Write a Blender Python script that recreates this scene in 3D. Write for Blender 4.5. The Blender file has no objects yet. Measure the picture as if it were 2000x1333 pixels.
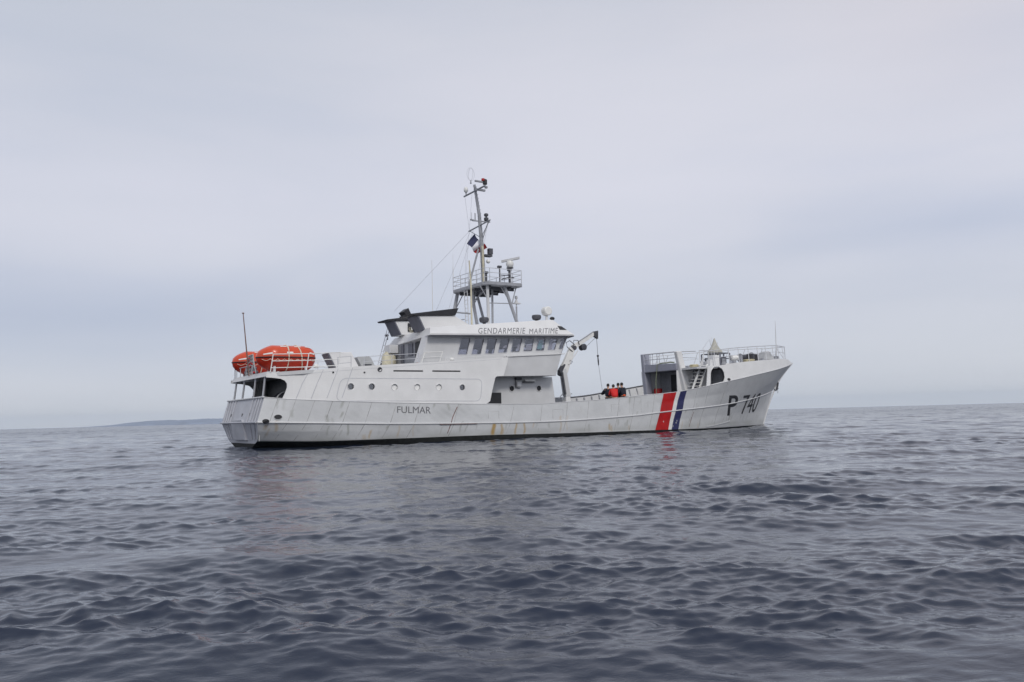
import bpy, bmesh, math, random
import numpy as np
from mathutils import Vector, Matrix
from mathutils.geometry import tessellate_polygon

# ---------------------------------------------------------------- camera, sky, sun, exposure
scene = bpy.context.scene
C = scene.collection
R = math.radians
random.seed(7)
CAM_H = 1.128
cam_d = bpy.data.cameras.new('camera')
cam_d.sensor_width = 36.0
cam_d.lens = 36.0*1560/2000
cam_d.clip_start = 0.1
cam_d.clip_end = 60000
cam = bpy.data.objects.new('camera', cam_d)
C.objects.link(cam)
cam.matrix_world = Matrix.Translation((0, 0, CAM_H)) @ Matrix.Rotation(R(90) + math.atan(146.4/1560), 4, 'X') @ Matrix.Rotation(R(-1.49), 4, 'Z')
scene.camera = cam

SUN_DIR = Vector((0.26, -0.72, 0.64)).normalized()
world = bpy.data.worlds.new('World')
scene.world = world
world.use_nodes = True
nt = world.node_tree
nt.nodes.clear()
def N(nt, kind, **kw):
    n = nt.nodes.new(kind)
    for k, v in kw.items():
        if k.startswith('i_'):
            n.inputs[int(k[2:])].default_value = v
        else:
            setattr(n, k, v)
    return n
def L(nt, a, ao, b, bi):
    nt.links.new(a.outputs[ao], b.inputs[bi])
def ramp(nt, stops, interp='LINEAR'):
    n = nt.nodes.new('ShaderNodeValToRGB')
    n.color_ramp.interpolation = interp
    e = n.color_ramp.elements
    while len(e) < len(stops):
        e.new(0.5)
    for el, (p, c) in zip(e, stops):
        el.position = p
        el.color = (c[0], c[1], c[2], 1) if not isinstance(c, float) else (c, c, c, 1)
    return n
def mixc(nt, fac, a, b, mode='MIX'):
    n = nt.nodes.new('ShaderNodeMix')
    n.data_type = 'RGBA'
    n.blend_type = mode
    for sock, v in ((n.inputs[0], fac), (n.inputs[6], a), (n.inputs[7], b)):
        if isinstance(v, tuple) and len(v) == 2 and hasattr(v[0], 'outputs'):
            nt.links.new(v[0].outputs[v[1]], sock)
        elif isinstance(v, tuple):
            sock.default_value = (v[0], v[1], v[2], 1)
        else:
            sock.default_value = v
    return (n, 2)
def srgb(r, g, b):
    return tuple(((c/255)/12.92 if c/255 <= .04045 else ((c/255+.055)/1.055)**2.4) for c in (r, g, b))

# overcast: a thick procedural cloud deck over the Nishita sky
sky = N(nt, 'ShaderNodeTexSky', sky_type='NISHITA', sun_disc=False, sun_elevation=math.asin(SUN_DIR.z),
        sun_rotation=math.atan2(SUN_DIR.x, SUN_DIR.y))
bg1 = N(nt, 'ShaderNodeBackground'); bg1.inputs[1].default_value = 0.09
L(nt, sky, 0, bg1, 0)
tc = N(nt, 'ShaderNodeTexCoord')
sep = N(nt, 'ShaderNodeSeparateXYZ'); L(nt, tc, 'Generated', sep, 0)
grad = ramp(nt, [(0.0, srgb(226, 230, 234)), (0.03, srgb(213, 217, 225)), (0.12, srgb(208, 212, 223)), (0.27, srgb(217, 219, 230)), (0.42, srgb(214, 216, 226)), (0.58, srgb(205, 208, 217)), (1.0, srgb(205, 207, 214))])
L(nt, sep, 2, grad, 0)
mp = N(nt, 'ShaderNodeMapping'); mp.inputs['Scale'].default_value = (1.1, 1.1, 4.2); mp.inputs['Rotation'].default_value = (0.05, -0.12, 0.3); mp.inputs['Location'].default_value = (3.1, 0.7, 1.9)
L(nt, tc, 'Generated', mp, 0)
cn = N(nt, 'ShaderNodeTexNoise'); cn.inputs['Scale'].default_value = 1.5; cn.inputs['Detail'].default_value = 5; cn.inputs['Roughness'].default_value = .42; cn.inputs['Distortion'].default_value = .35
L(nt, mp, 0, cn, 'Vector')
cr = ramp(nt, [(0.30, 0.0), (0.72, 1.0)], 'EASE'); L(nt, cn, 0, cr, 0)
tint = ramp(nt, [(0.0, (0.93, 0.95, 0.98)), (0.45, (0.99, 0.99, 1.0)), (1.0, (1.04, 1.03, 1.03))]); L(nt, cr, 0, tint, 0)
m1 = mixc(nt, 1.0, (grad, 0), (tint, 0), 'MULTIPLY')
mp2 = N(nt, 'ShaderNodeMapping'); mp2.inputs['Scale'].default_value = (2.2, 2.2, 11); mp2.inputs['Location'].default_value = (0.4, 2.2, 0.3); mp2.inputs['Rotation'].default_value = (0, -0.03, 0)
L(nt, tc, 'Generated', mp2, 0)
cn2 = N(nt, 'ShaderNodeTexNoise'); cn2.inputs['Scale'].default_value = 1.6; cn2.inputs['Detail'].default_value = 6; cn2.inputs['Roughness'].default_value = .45
L(nt, mp2, 0, cn2, 'Vector')
tint2 = ramp(nt, [(0.3, (0.965, 0.975, 0.99)), (0.5, (1.0, 1.0, 1.0)), (0.75, (1.02, 1.015, 1.015))]); L(nt, cn2, 0, tint2, 0)
m2 = mixc(nt, 1.0, m1, (tint2, 0), 'MULTIPLY')
# heavier, bluer banks low on the left and at mid height on the right; a thin warm veil high on the right
def bank(prev, d, sc_, r0, col):
    sb = N(nt, 'ShaderNodeVectorMath', operation='SUBTRACT'); sb.inputs[1].default_value = d; L(nt, tc, 'Generated', sb, 0)
    ml = N(nt, 'ShaderNodeVectorMath', operation='MULTIPLY'); ml.inputs[1].default_value = sc_; L(nt, sb, 0, ml, 0)
    le = N(nt, 'ShaderNodeVectorMath', operation='LENGTH'); L(nt, ml, 0, le, 0)
    wv = N(nt, 'ShaderNodeMath', operation='MULTIPLY_ADD'); wv.inputs[1].default_value = .5; L(nt, cn, 0, wv, 0); nt.links.new(le.outputs['Value'], wv.inputs[2])
    f = ramp(nt, [(.27, 1.0), (.27+r0, 0.0)], 'EASE'); L(nt, wv, 0, f, 0)
    t_ = mixc(nt, (f, 0), (1.0, 1.0, 1.0), col)
    return mixc(nt, 1.0, prev, t_, 'MULTIPLY')
m2 = bank(m2, (-.53, .85, .11), (.9, .9, 4.0), .50, (.79, .83, .90))
m2 = bank(m2, (.52, .83, .20), (1.1, 1.1, 5.0), .36, (.84, .88, .94))
m2 = bank(m2, (-.46, .75, .46), (1.1, 1.1, 2.2), .6, (.88, .91, .93))
m2 = bank(m2, (.48, .76, .44), (1.3, 1.3, 2.6), .5, (1.035, 1.0, .985))
bg2 = N(nt, 'ShaderNodeBackground'); bg2.inputs[1].default_value = 1.01
nt.links.new(m2[0].outputs[2], bg2.inputs[0])
mx = N(nt, 'ShaderNodeMixShader'); mx.inputs[0].default_value = 0.93
L(nt, bg1, 0, mx, 1); L(nt, bg2, 0, mx, 2)
out = N(nt, 'ShaderNodeOutputWorld'); L(nt, mx, 0, out, 0)

sun_d = bpy.data.lights.new('sun', 'SUN')
sun_d.energy = 1.5
sun_d.angle = R(14)
sun_d.color = (1.0, 0.96, 0.9)
sun = bpy.data.objects.new('sun', sun_d)
C.objects.link(sun)
sun.rotation_euler = SUN_DIR.to_track_quat('Z', 'Y').to_euler()
vs = scene.view_settings
vs.view_transform = 'Standard'; vs.look = 'None'; vs.exposure = 0.0; vs.gamma = 1.0; vs.use_curve_mapping = False
scene.cycles.use_denoising = True
scene.cycles.max_bounces = 8
scene.cycles.volume_bounces = 2
scene.cycles.transparent_max_bounces = 16

# ---------------------------------------------------------------- materials
def mat(name, col, rough=.5, metal=0.0, var=.06, vscale=3.0, spec=.5, coat=0.0, bump=0.0, bscale=20.0):
    m = bpy.data.materials.new(name)
    m.use_nodes = True
    t = m.node_tree
    b = t.nodes['Principled BSDF']
    b.inputs['Roughness'].default_value = rough
    b.inputs['Metallic'].default_value = metal
    b.inputs['Specular IOR Level'].default_value = spec
    b.inputs['Coat Weight'].default_value = coat
    co = N(t, 'ShaderNodeTexCoord')
    no = N(t, 'ShaderNodeTexNoise'); no.inputs['Scale'].default_value = vscale; no.inputs['Detail'].default_value = 5; no.inputs['Roughness'].default_value = .6
    L(t, co, 'Object', no, 'Vector')
    rp = ramp(t, [(0.3, tuple(c*(1-var*1.6) for c in col)), (0.7, tuple(min(1, c*(1+var)) for c in col))])
    L(t, no, 0, rp, 0)
    L(t, rp, 0, b, 'Base Color')
    if bump > 0:
        n2 = N(t, 'ShaderNodeTexNoise'); n2.inputs['Scale'].default_value = bscale
        L(t, co, 'Object', n2, 'Vector')
        bp = N(t, 'ShaderNodeBump'); bp.inputs['Strength'].default_value = bump; bp.inputs['Distance'].default_value = .02
        L(t, n2, 0, bp, 'Height'); L(t, bp, 0, b, 'Normal')
    return m

GREY = (0.60, 0.605, 0.615)
M = {}
M['paint'] = mat('grey_paint', GREY, .42, var=.05, vscale=1.3, bump=.25, bscale=1.6)
M['paint2'] = mat('pale_paint', (0.71, 0.71, 0.71), .45, var=.05, vscale=1.0)
M['white'] = mat('white_paint', (0.78, 0.78, 0.76), .35, var=.04)
M['slate'] = mat('slate_paint', (0.13, 0.135, 0.165), .5, var=.08)
M['black'] = mat('black_paint', (0.018, 0.018, 0.022), .5, var=.2)
M['boot'] = mat('boot_paint', (0.012, 0.014, 0.014), .7, var=.5, vscale=5)
M['railing'] = mat('rail_paint', (0.52, 0.53, 0.56), .45, var=.08)
M['dark_metal'] = mat('dark_metal', (0.07, 0.072, 0.085), .5, var=.2)
M['mast'] = mat('mast_paint', (0.34, 0.35, 0.38), .5, var=.12, vscale=6)
M['deck'] = mat('deck_paint', (0.12, 0.13, 0.14), .75, var=.2)
M['seam'] = mat('seam_grime', (0.47, 0.47, 0.47), .7, var=.4, vscale=2.0)
M['scar'] = mat('scrape_rust', (0.20, 0.10, 0.09), .8, var=.5, vscale=6)
M['letter'] = mat('letter_black', (0.025, 0.025, 0.03), .55, var=.3, vscale=8)
M['letter_grey'] = mat('letter_grey', (0.17, 0.17, 0.185), .6, var=.2, vscale=8)
M['red'] = mat('stripe_red', (0.50, 0.010, 0.010), .4, var=.12, vscale=2.5)
M['stripe_white'] = mat('stripe_white', (0.82, 0.81, 0.78), .4, var=.04)
M['blue'] = mat('stripe_blue', (0.028, 0.030, 0.11), .4, var=.15, vscale=3)
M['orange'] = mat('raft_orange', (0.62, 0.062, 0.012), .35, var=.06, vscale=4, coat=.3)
M['orange_shade'] = mat('raft_orange_shade', (0.50, 0.03, 0.008), .38, var=.1, vscale=4)  # darker copy of the raft orange, with underside shade in the colour
M['strap'] = mat('strap_webbing', (0.72, 0.62, 0.50), .7, var=.1)
M['reflect'] = mat('reflective_tape', (0.85, 0.85, 0.83), .3, var=.03)
M['rope'] = mat('yellow_rope', (0.60, 0.54, 0.36), .9, var=.3, vscale=20)
M['rope_green'] = mat('green_rope', (0.24, 0.27, 0.18), .9, var=.3, vscale=20)
M['canvas'] = mat('cream_canvas', (0.44, 0.43, 0.38), .85, var=.15, vscale=3, bump=.5, bscale=6)
M['tarp'] = mat('grey_tarp', (0.42, 0.43, 0.44), .8, var=.12, vscale=3, bump=.6, bscale=5)
M['wood'] = mat('weathered_wood', (0.20, 0.13, 0.11), .7, var=.25)
M['cream'] = mat('cream_paint', (0.60, 0.56, 0.42), .6, var=.15)
M['skin'] = mat('skin', (0.52, 0.30, 0.21), .55, var=.05)
M['hair'] = mat('dark_hair', (0.02, 0.016, 0.014), .6, var=.3)
M['navy'] = mat('navy_cloth', (0.008, 0.010, 0.022), .85, var=.2)
M['red_cloth'] = mat('red_cloth', (0.62, 0.012, 0.010), .7, var=.1)
M['life_orange'] = mat('orange_cloth', (0.75, 0.10, 0.02), .7, var=.1)
M['curtain_glare'] = mat('curtain_glare_white', (0.85, 0.85, 0.84), .8, var=.03)  # white for the blind, porthole reflections and bright window glimpses
M['flag_blue'] = mat('flag_blue', (0.03, 0.035, 0.09), .8, var=.1)
M['flag_white'] = mat('flag_white', (0.78, 0.78, 0.84), .8, var=.03)
M['flag_red'] = mat('flag_red', (0.42, 0.03, 0.03), .8, var=.08)
M['teal'] = mat('teal_screen', (0.36, 0.80, 0.74), .5, var=.1)

# hull plating: baked wear masks (rust, grime, patches) live in the mesh as attributes
def hull_material():
    m = bpy.data.materials.new('hull_plating')
    m.use_nodes = True
    t = m.node_tree
    b = t.nodes['Principled BSDF']
    b.inputs['Roughness'].default_value = .40
    at = N(t, 'ShaderNodeAttribute', attribute_name='wear')
    sp = N(t, 'ShaderNodeSeparateColor'); L(t, at, 'Color', sp, 0)
    co = N(t, 'ShaderNodeTexCoord')
    no = N(t, 'ShaderNodeTexNoise'); no.inputs['Scale'].default_value = 1.1; no.inputs['Detail'].default_value = 7; no.inputs['Roughness'].default_value = .65
    L(t, co, 'Object', no, 'Vector')
    base = ramp(t, [(0.3, (0.565, 0.575, 0.585)), (0.7, (0.655, 0.665, 0.675))]); L(t, no, 0, base, 0)
    a = mixc(t, (sp, 2), (base, 0), (0.36, 0.37, 0.37))
    a = mixc(t, (sp, 1), a, (0.20, 0.21, 0.16))
    a = mixc(t, (sp, 0), a, (0.44, 0.29, 0.10))
    t.links.new(a[0].outputs[2], b.inputs['Base Color'])
    n2 = N(t, 'ShaderNodeTexNoise'); n2.inputs['Scale'].default_value = 1.5; n2.inputs['Detail'].default_value = 3
    mp = N(t, 'ShaderNodeMapping'); mp.inputs['Scale'].default_value = (1.0, 1.0, 1.3)
    L(t, co, 'Object', mp, 0); L(t, mp, 0, n2, 'Vector')
    bp = N(t, 'ShaderNodeBump'); bp.inputs['Strength'].default_value = .35; bp.inputs['Distance'].default_value = .05
    L(t, n2, 0, bp, 'Height'); L(t, bp, 0, b, 'Normal')
    return m
M['hull'] = hull_material()
M['stern'] = mat('stern_shade_paint', (.47, .48, .52), .5, var=.08, vscale=1.5)  # darker than the sides: the transom's shade is mixed into this colour
M['bulk_shade'] = mat('bulkhead_shade_paint', (.30, .31, .37), .5, var=.06)  # aft-face shade of the forecastle beam and pillar, put into the colour

def glass(name, tint, fac, rough=.03):
    m = bpy.data.materials.new(name)
    m.use_nodes = True
    t = m.node_tree
    t.nodes.clear()
    tr = N(t, 'ShaderNodeBsdfTransparent'); tr.inputs[0].default_value = (*tint, 1)
    gl = N(t, 'ShaderNodeBsdfGlossy'); gl.inputs[0].default_value = (.9, .9, .95, 1); gl.inputs[1].default_value = rough
    mx = N(t, 'ShaderNodeMixShader'); mx.inputs[0].default_value = fac
    L(t, tr, 0, mx, 1); L(t, gl, 0, mx, 2)
    o = N(t, 'ShaderNodeOutputMaterial'); L(t, mx, 0, o, 0)
    return m
M['glass'] = glass('window_glass', (.74, .74, .78), .12)
M['glass_dark'] = glass('porthole_glass', (.25, .27, .27), .22, .08)

# ---------------------------------------------------------------- mesh helpers
class MB:
    def __init__(s):
        s.v = []; s.f = []; s.m = []
    def add(s, vs, fs, mi=0):
        o = len(s.v)
        s.v += [tuple(p) for p in vs]
        s.f += [tuple(o+i for i in f) for f in fs]
        s.m += [mi]*len(fs)
        return s
    def box(s, x0, x1, y0, y1, z0, z1, mi=0):
        return s.hexa([(x0, y0, z0), (x1, y0, z0), (x1, y1, z0), (x0, y1, z0)], [(x0, y0, z1), (x1, y0, z1), (x1, y1, z1), (x0, y1, z1)], mi)
    def hexa(s, a, b, mi=0):
        return s.add(list(a)+list(b), [(3, 2, 1, 0), (4, 5, 6, 7), (0, 1, 5, 4), (1, 2, 6, 5), (2, 3, 7, 6), (3, 0, 4, 7)], mi)
    def prism(s, a, b, mi=0):
        n = len(a)
        return s.add(list(a)+list(b), [tuple(range(n))[::-1], tuple(range(n, 2*n))]+[(i, (i+1) % n, n+(i+1) % n, n+i) for i in range(n)], mi)
    def pxz(s, poly, y0, y1, mi=0):
        return s.prism([(x, y0, z) for x, z in poly], [(x, y1, z) for x, z in poly], mi)
    def tube(s, pts, r, n=8, mi=0, closed=False):
        pts = [Vector(p) for p in pts]
        rs = r if isinstance(r, (list, tuple)) else [r]*len(pts)
        rings = []
        k = len(pts)
        for i, p in enumerate(pts):
            if closed:
                d = pts[(i+1) % k]-pts[i-1]
            else:
                d = pts[min(i+1, k-1)]-pts[max(i-1, 0)]
            d.normalize()
            up = Vector((0, 0, 1)) if abs(d.z) < .9 else Vector((1, 0, 0))
            u = d.cross(up).normalized(); w = d.cross(u)
            rings.append([p+(u*math.cos(2*math.pi*j/n)+w*math.sin(2*math.pi*j/n))*rs[i] for j in range(n)])
        vs = [q for rg in rings for q in rg]
        fs = []
        for i in range(k if closed else k-1):
            a = i*n; b = ((i+1) % k)*n
            for j in range(n):
                fs.append((a+j, a+(j+1) % n, b+(j+1) % n, b+j))
        if not closed:
            fs.append(tuple(range(n))[::-1]); fs.append(tuple((k-1)*n+j for j in range(n)))
        return s.add(vs, fs, mi)
    def bar(s, p, q, r, n=6, mi=0):
        return s.tube([p, q], r, n, mi)
    def lathe(s, prof, o=(0, 0, 0), n=16, axis='Z', mi=0):
        rings = []
        for r, h in prof:
            for j in range(n):
                a = 2*math.pi*j/n
                c, d = r*math.cos(a), r*math.sin(a)
                rings.append({'Z': (o[0]+c, o[1]+d, o[2]+h), 'Y': (o[0]+c, o[1]+h, o[2]+d), 'X': (o[0]+h, o[1]+c, o[2]+d)}[axis])
        fs = []
        for i in range(len(prof)-1):
            for j in range(n):
                fs.append((i*n+j, i*n+(j+1) % n, (i+1)*n+(j+1) % n, (i+1)*n+j))
        fs.append(tuple(range(n))[::-1]); fs.append(tuple((len(prof)-1)*n+j for j in range(n)))
        return s.add(rings, fs, mi)
    def ball(s, c, r, mi=0, n=12):
        r = r if isinstance(r, tuple) else (r, r, r)
        vs = []; fs = []
        m = n//2
        for i in range(m+1):
            ph = math.pi*i/m
            for j in range(n):
                th = 2*math.pi*j/n
                vs.append((c[0]+r[0]*math.sin(ph)*math.cos(th), c[1]+r[1]*math.sin(ph)*math.sin(th), c[2]+r[2]*math.cos(ph)))
        for i in range(m):
            for j in range(n):
                fs.append((i*n+j, i*n+(j+1) % n, (i+1)*n+(j+1) % n, (i+1)*n+j))
        return s.add(vs, fs, mi)
    def sheet(s, grid, mi=0):
        a = len(grid); b = len(grid[0])
        return s.add([p for row in grid for p in row], [(i*b+j, i*b+j+1, (i+1)*b+j+1, (i+1)*b+j) for i in range(a-1) for j in range(b-1)], mi)
    def build(s, name, mats, parent=None, smooth=False, bevel=0.0, weld=False):
        me = bpy.data.meshes.new(name)
        me.from_pydata(s.v, [], s.f)
        mats = mats if isinstance(mats, (list, tuple)) else [mats]
        for q in mats:
            me.materials.append(q)
        me.polygons.foreach_set('material_index', s.m)
        bm = bmesh.new(); bm.from_mesh(me)
        bmesh.ops.remove_doubles(bm, verts=bm.verts, dist=1e-5)
        bmesh.ops.dissolve_degenerate(bm, dist=1e-6, edges=bm.edges)
        bmesh.ops.recalc_face_normals(bm, faces=bm.faces)
        if bevel:
            es = [e for e in bm.edges if len(e.link_faces) == 2 and e.calc_face_angle(0) > .5]
            bmesh.ops.bevel(bm, geom=es, offset=bevel, segments=1, affect='EDGES', clamp_overlap=True)
        if smooth:
            for f in bm.faces:
                f.smooth = True
            for e in bm.edges:
                if len(e.link_faces) == 2 and e.calc_face_angle(0) > R(35):
                    e.smooth = False
        bm.to_mesh(me); bm.free()
        o = bpy.data.objects.new(name, me)
        C.objects.link(o)
        if parent:
            o.parent = parent
        return o

def plate(outline, holes, yfun, thick, name, mats, parent, step=.5, side=-1, smooth=True, rim=0):
    """a plate traced in side view (x, z), wrapped on y = side*yfun(x, z), with real thickness inwards"""
    loops = [outline]+list(holes)
    tri = tessellate_polygon([[Vector((x, z, 0)) for x, z in lp] for lp in loops])
    pts = [p for lp in loops for p in lp]
    bm = bmesh.new()
    vs = [bm.verts.new((x, 0, z)) for x, z in pts]
    for t in tri:
        try:
            bm.faces.new([vs[i] for i in t])
        except ValueError:
            pass
    xs = [p[0] for p in outline]; zs = [p[1] for p in outline]
    x = min(xs)+step
    while x < max(xs):
        bmesh.ops.bisect_plane(bm, geom=bm.verts[:]+bm.edges[:]+bm.faces[:], plane_co=(x, 0, 0), plane_no=(1, 0, 0)); x += step
    z = min(zs)+step
    while z < max(zs):
        bmesh.ops.bisect_plane(bm, geom=bm.verts[:]+bm.edges[:]+bm.faces[:], plane_co=(0, 0, z), plane_no=(0, 0, 1)); z += step
    bmesh.ops.recalc_face_normals(bm, faces=bm.faces)
    if thick:
        g = bmesh.ops.extrude_face_region(bm, geom=bm.faces[:])
        inner = set(e for e in g['geom'] if isinstance(e, bmesh.types.BMVert))
    else:
        inner = set()
    for v in bm.verts:
        y = yfun(v.co.x, v.co.z)
        v.co.y = side*(y-(thick if v in inner else 0))
    bmesh.ops.recalc_face_normals(bm, faces=bm.faces)
    for f in bm.faces:
        f.smooth = False
    me = bpy.data.meshes.new(name)
    bm.to_mesh(me); bm.free()
    for q in (mats if isinstance(mats, (list, tuple)) else [mats]):
        me.materials.append(q)
    o = bpy.data.objects.new(name, me); C.objects.link(o); o.parent = parent
    return o

def rrect(x0, x1, z0, z1, r, n=4, skew=0.0):
    pts = []
    for cx, cz, a0 in ((x1-r, z1-r, 0), (x0+r, z1-r, 90), (x0+r, z0+r, 180), (x1-r, z0+r, 270)):
        for i in range(n+1):
            a = R(a0+90*i/n)
            x, z = cx+r*math.cos(a), cz+r*math.sin(a)
            pts.append((x+skew*(z-z0), z))
    return pts
def rpoly(poly, r, n=3):
    """round the corners of a polygon"""
    out = []
    k = len(poly)
    for i in range(k):
        p = Vector(poly[i]); a = Vector(poly[i-1]); b = Vector(poly[(i+1) % k])
        da = (a-p); db = (b-p)
        ra = min(r, da.length*.45); rb = min(r, db.length*.45)
        p0 = p+da.normalized()*ra; p1 = p+db.normalized()*rb
        for j in range(n+1):
            t = j/n
            q = p0*(1-t)**2+p*2*t*(1-t)+p1*t*t
            out.append((q.x, q.y))
    return out
def circ(cx, cz, r, n=16):
    return [(cx+r*math.cos(2*math.pi*i/n), cz+r*math.sin(2*math.pi*i/n)) for i in range(n)]

def thing(name, label, cat, mw, group=None):
    o = bpy.data.objects.new(name, None); C.objects.link(o)
    o.empty_display_size = .3
    o.matrix_world = mw
    o['label'] = label; o['category'] = cat
    if group: o['group'] = group
    return o
def tag(o, label, cat, group=None):
    o['label'] = label; o['category'] = cat
    if group: o['group'] = group
    return o
# ---------------------------------------------------------------- the ship (ship axes: x forward from the transom, y to port, z up from the water)
SHIP = Matrix.Translation((-12.968, 35.926, 0)) @ Matrix.Rotation(0.58569, 4, 'Z')
ship = thing('patrol_ship', 'light grey patrol ship with tall mast and red, white and blue stripes on its hull', 'ship', SHIP)
# lines: (bottom->sheer) each: x0, x1, [(x,b)], [(x,z)]
LN=[
 dict(z=[(.9,-.55),(6,-1.2),(36,-1.2)], b=[(.95,.6),(3,1.8),(8,3.0),(22,3.1),(28,1.9),(32,.9),(35.6,0)]),
 dict(z=[(.8,0.),(36.33,0)], b=[(.82,1.35),(3,2.95),(5,3.55),(8,4.0),(14,4.15),(21,4.1),(24,3.85),(27,3.25),(30,2.3),(33,1.2),(36.33,0)]),
 dict(z=[(.78,.33),(3.7,.25),(10,.25),(17,.17),(22,.14),(30,.08),(36.36,.08)], b=[(.78,2.35),(3,3.35),(5,3.8),(8,4.08),(14,4.18),(21,4.12),(24,3.9),(27,3.33),(30,2.38),(33,1.27),(36.38,0)]),
 dict(z=[(.7,.75),(8,.58),(14.5,.5),(20.7,.6),(29,.85),(36.8,1.1)], b=[(.7,2.75),(3,3.6),(5,3.92),(8,4.18),(14,4.23),(21,4.18),(25,3.85),(29,2.95),(32,1.98),(35,.8),(36.9,0)]),
 dict(z=[(.6,1.14),(8,.88),(14.5,.8),(20.7,.98),(22.4,1.1),(29.3,1.51),(37.5,2.38)], b=[(.6,3.0),(3,3.72),(5,4.0),(8,4.25),(14,4.27),(21,4.23),(25,4.0),(29,3.2),(32,2.4),(35,1.3),(37.55,0)]),
 dict(z=[(.75,1.67),(8,1.35),(14.5,1.25),(20.7,1.53),(29,2.2),(38.4,3.25)], b=[(.75,3.0),(3,3.75),(5,4.02),(8,4.25),(14,4.27),(21,4.25),(25,4.07),(29,3.5),(32,2.85),(35,1.9),(38.45,0)]),
 dict(z=[(.8,2.2),(2,2.08),(5.2,1.91),(8.1,1.81),(14.4,1.70),(15.4,1.75),(18.7,1.89),(21.2,2.07),(23.9,2.25),(25.6,2.46),(28.2,2.82),(32.3,3.39),(36.5,3.95),(39.93,4.41)], b=[(.9,3.0),(3,3.78),(5,4.03),(8,4.25),(14,4.27),(24,4.25),(28,3.97),(32,3.3),(35,2.5),(37.5,1.42),(39.93,0)]),
]
def pch(pts):
    X=np.array([p[0] for p in pts],float); Y=np.array([p[1] for p in pts],float)
    if len(X)<3: return lambda x: np.interp(x,X,Y)
    h=np.diff(X); d=np.diff(Y)/h; m=np.zeros(len(X))
    for i in range(1,len(X)-1):
        if d[i-1]*d[i]>0:
            w1=2*h[i]+h[i-1]; w2=h[i]+2*h[i-1]; m[i]=(w1+w2)/(w1/d[i-1]+w2/d[i])
    m[0]=d[0]; m[-1]=d[-1]
    def f(x):
        x=np.clip(x,X[0],X[-1]); i=np.clip(np.searchsorted(X,x)-1,0,len(X)-2)
        t=(x-X[i])/h[i]
        return (2*t**3-3*t**2+1)*Y[i]+(t**3-2*t**2+t)*h[i]*m[i]+(-2*t**3+3*t**2)*Y[i+1]+(t**3-t**2)*h[i]*m[i+1]
    return f
for l in LN: l['fz']=pch(l['z']); l['fb']=pch(l['b'])

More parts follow.
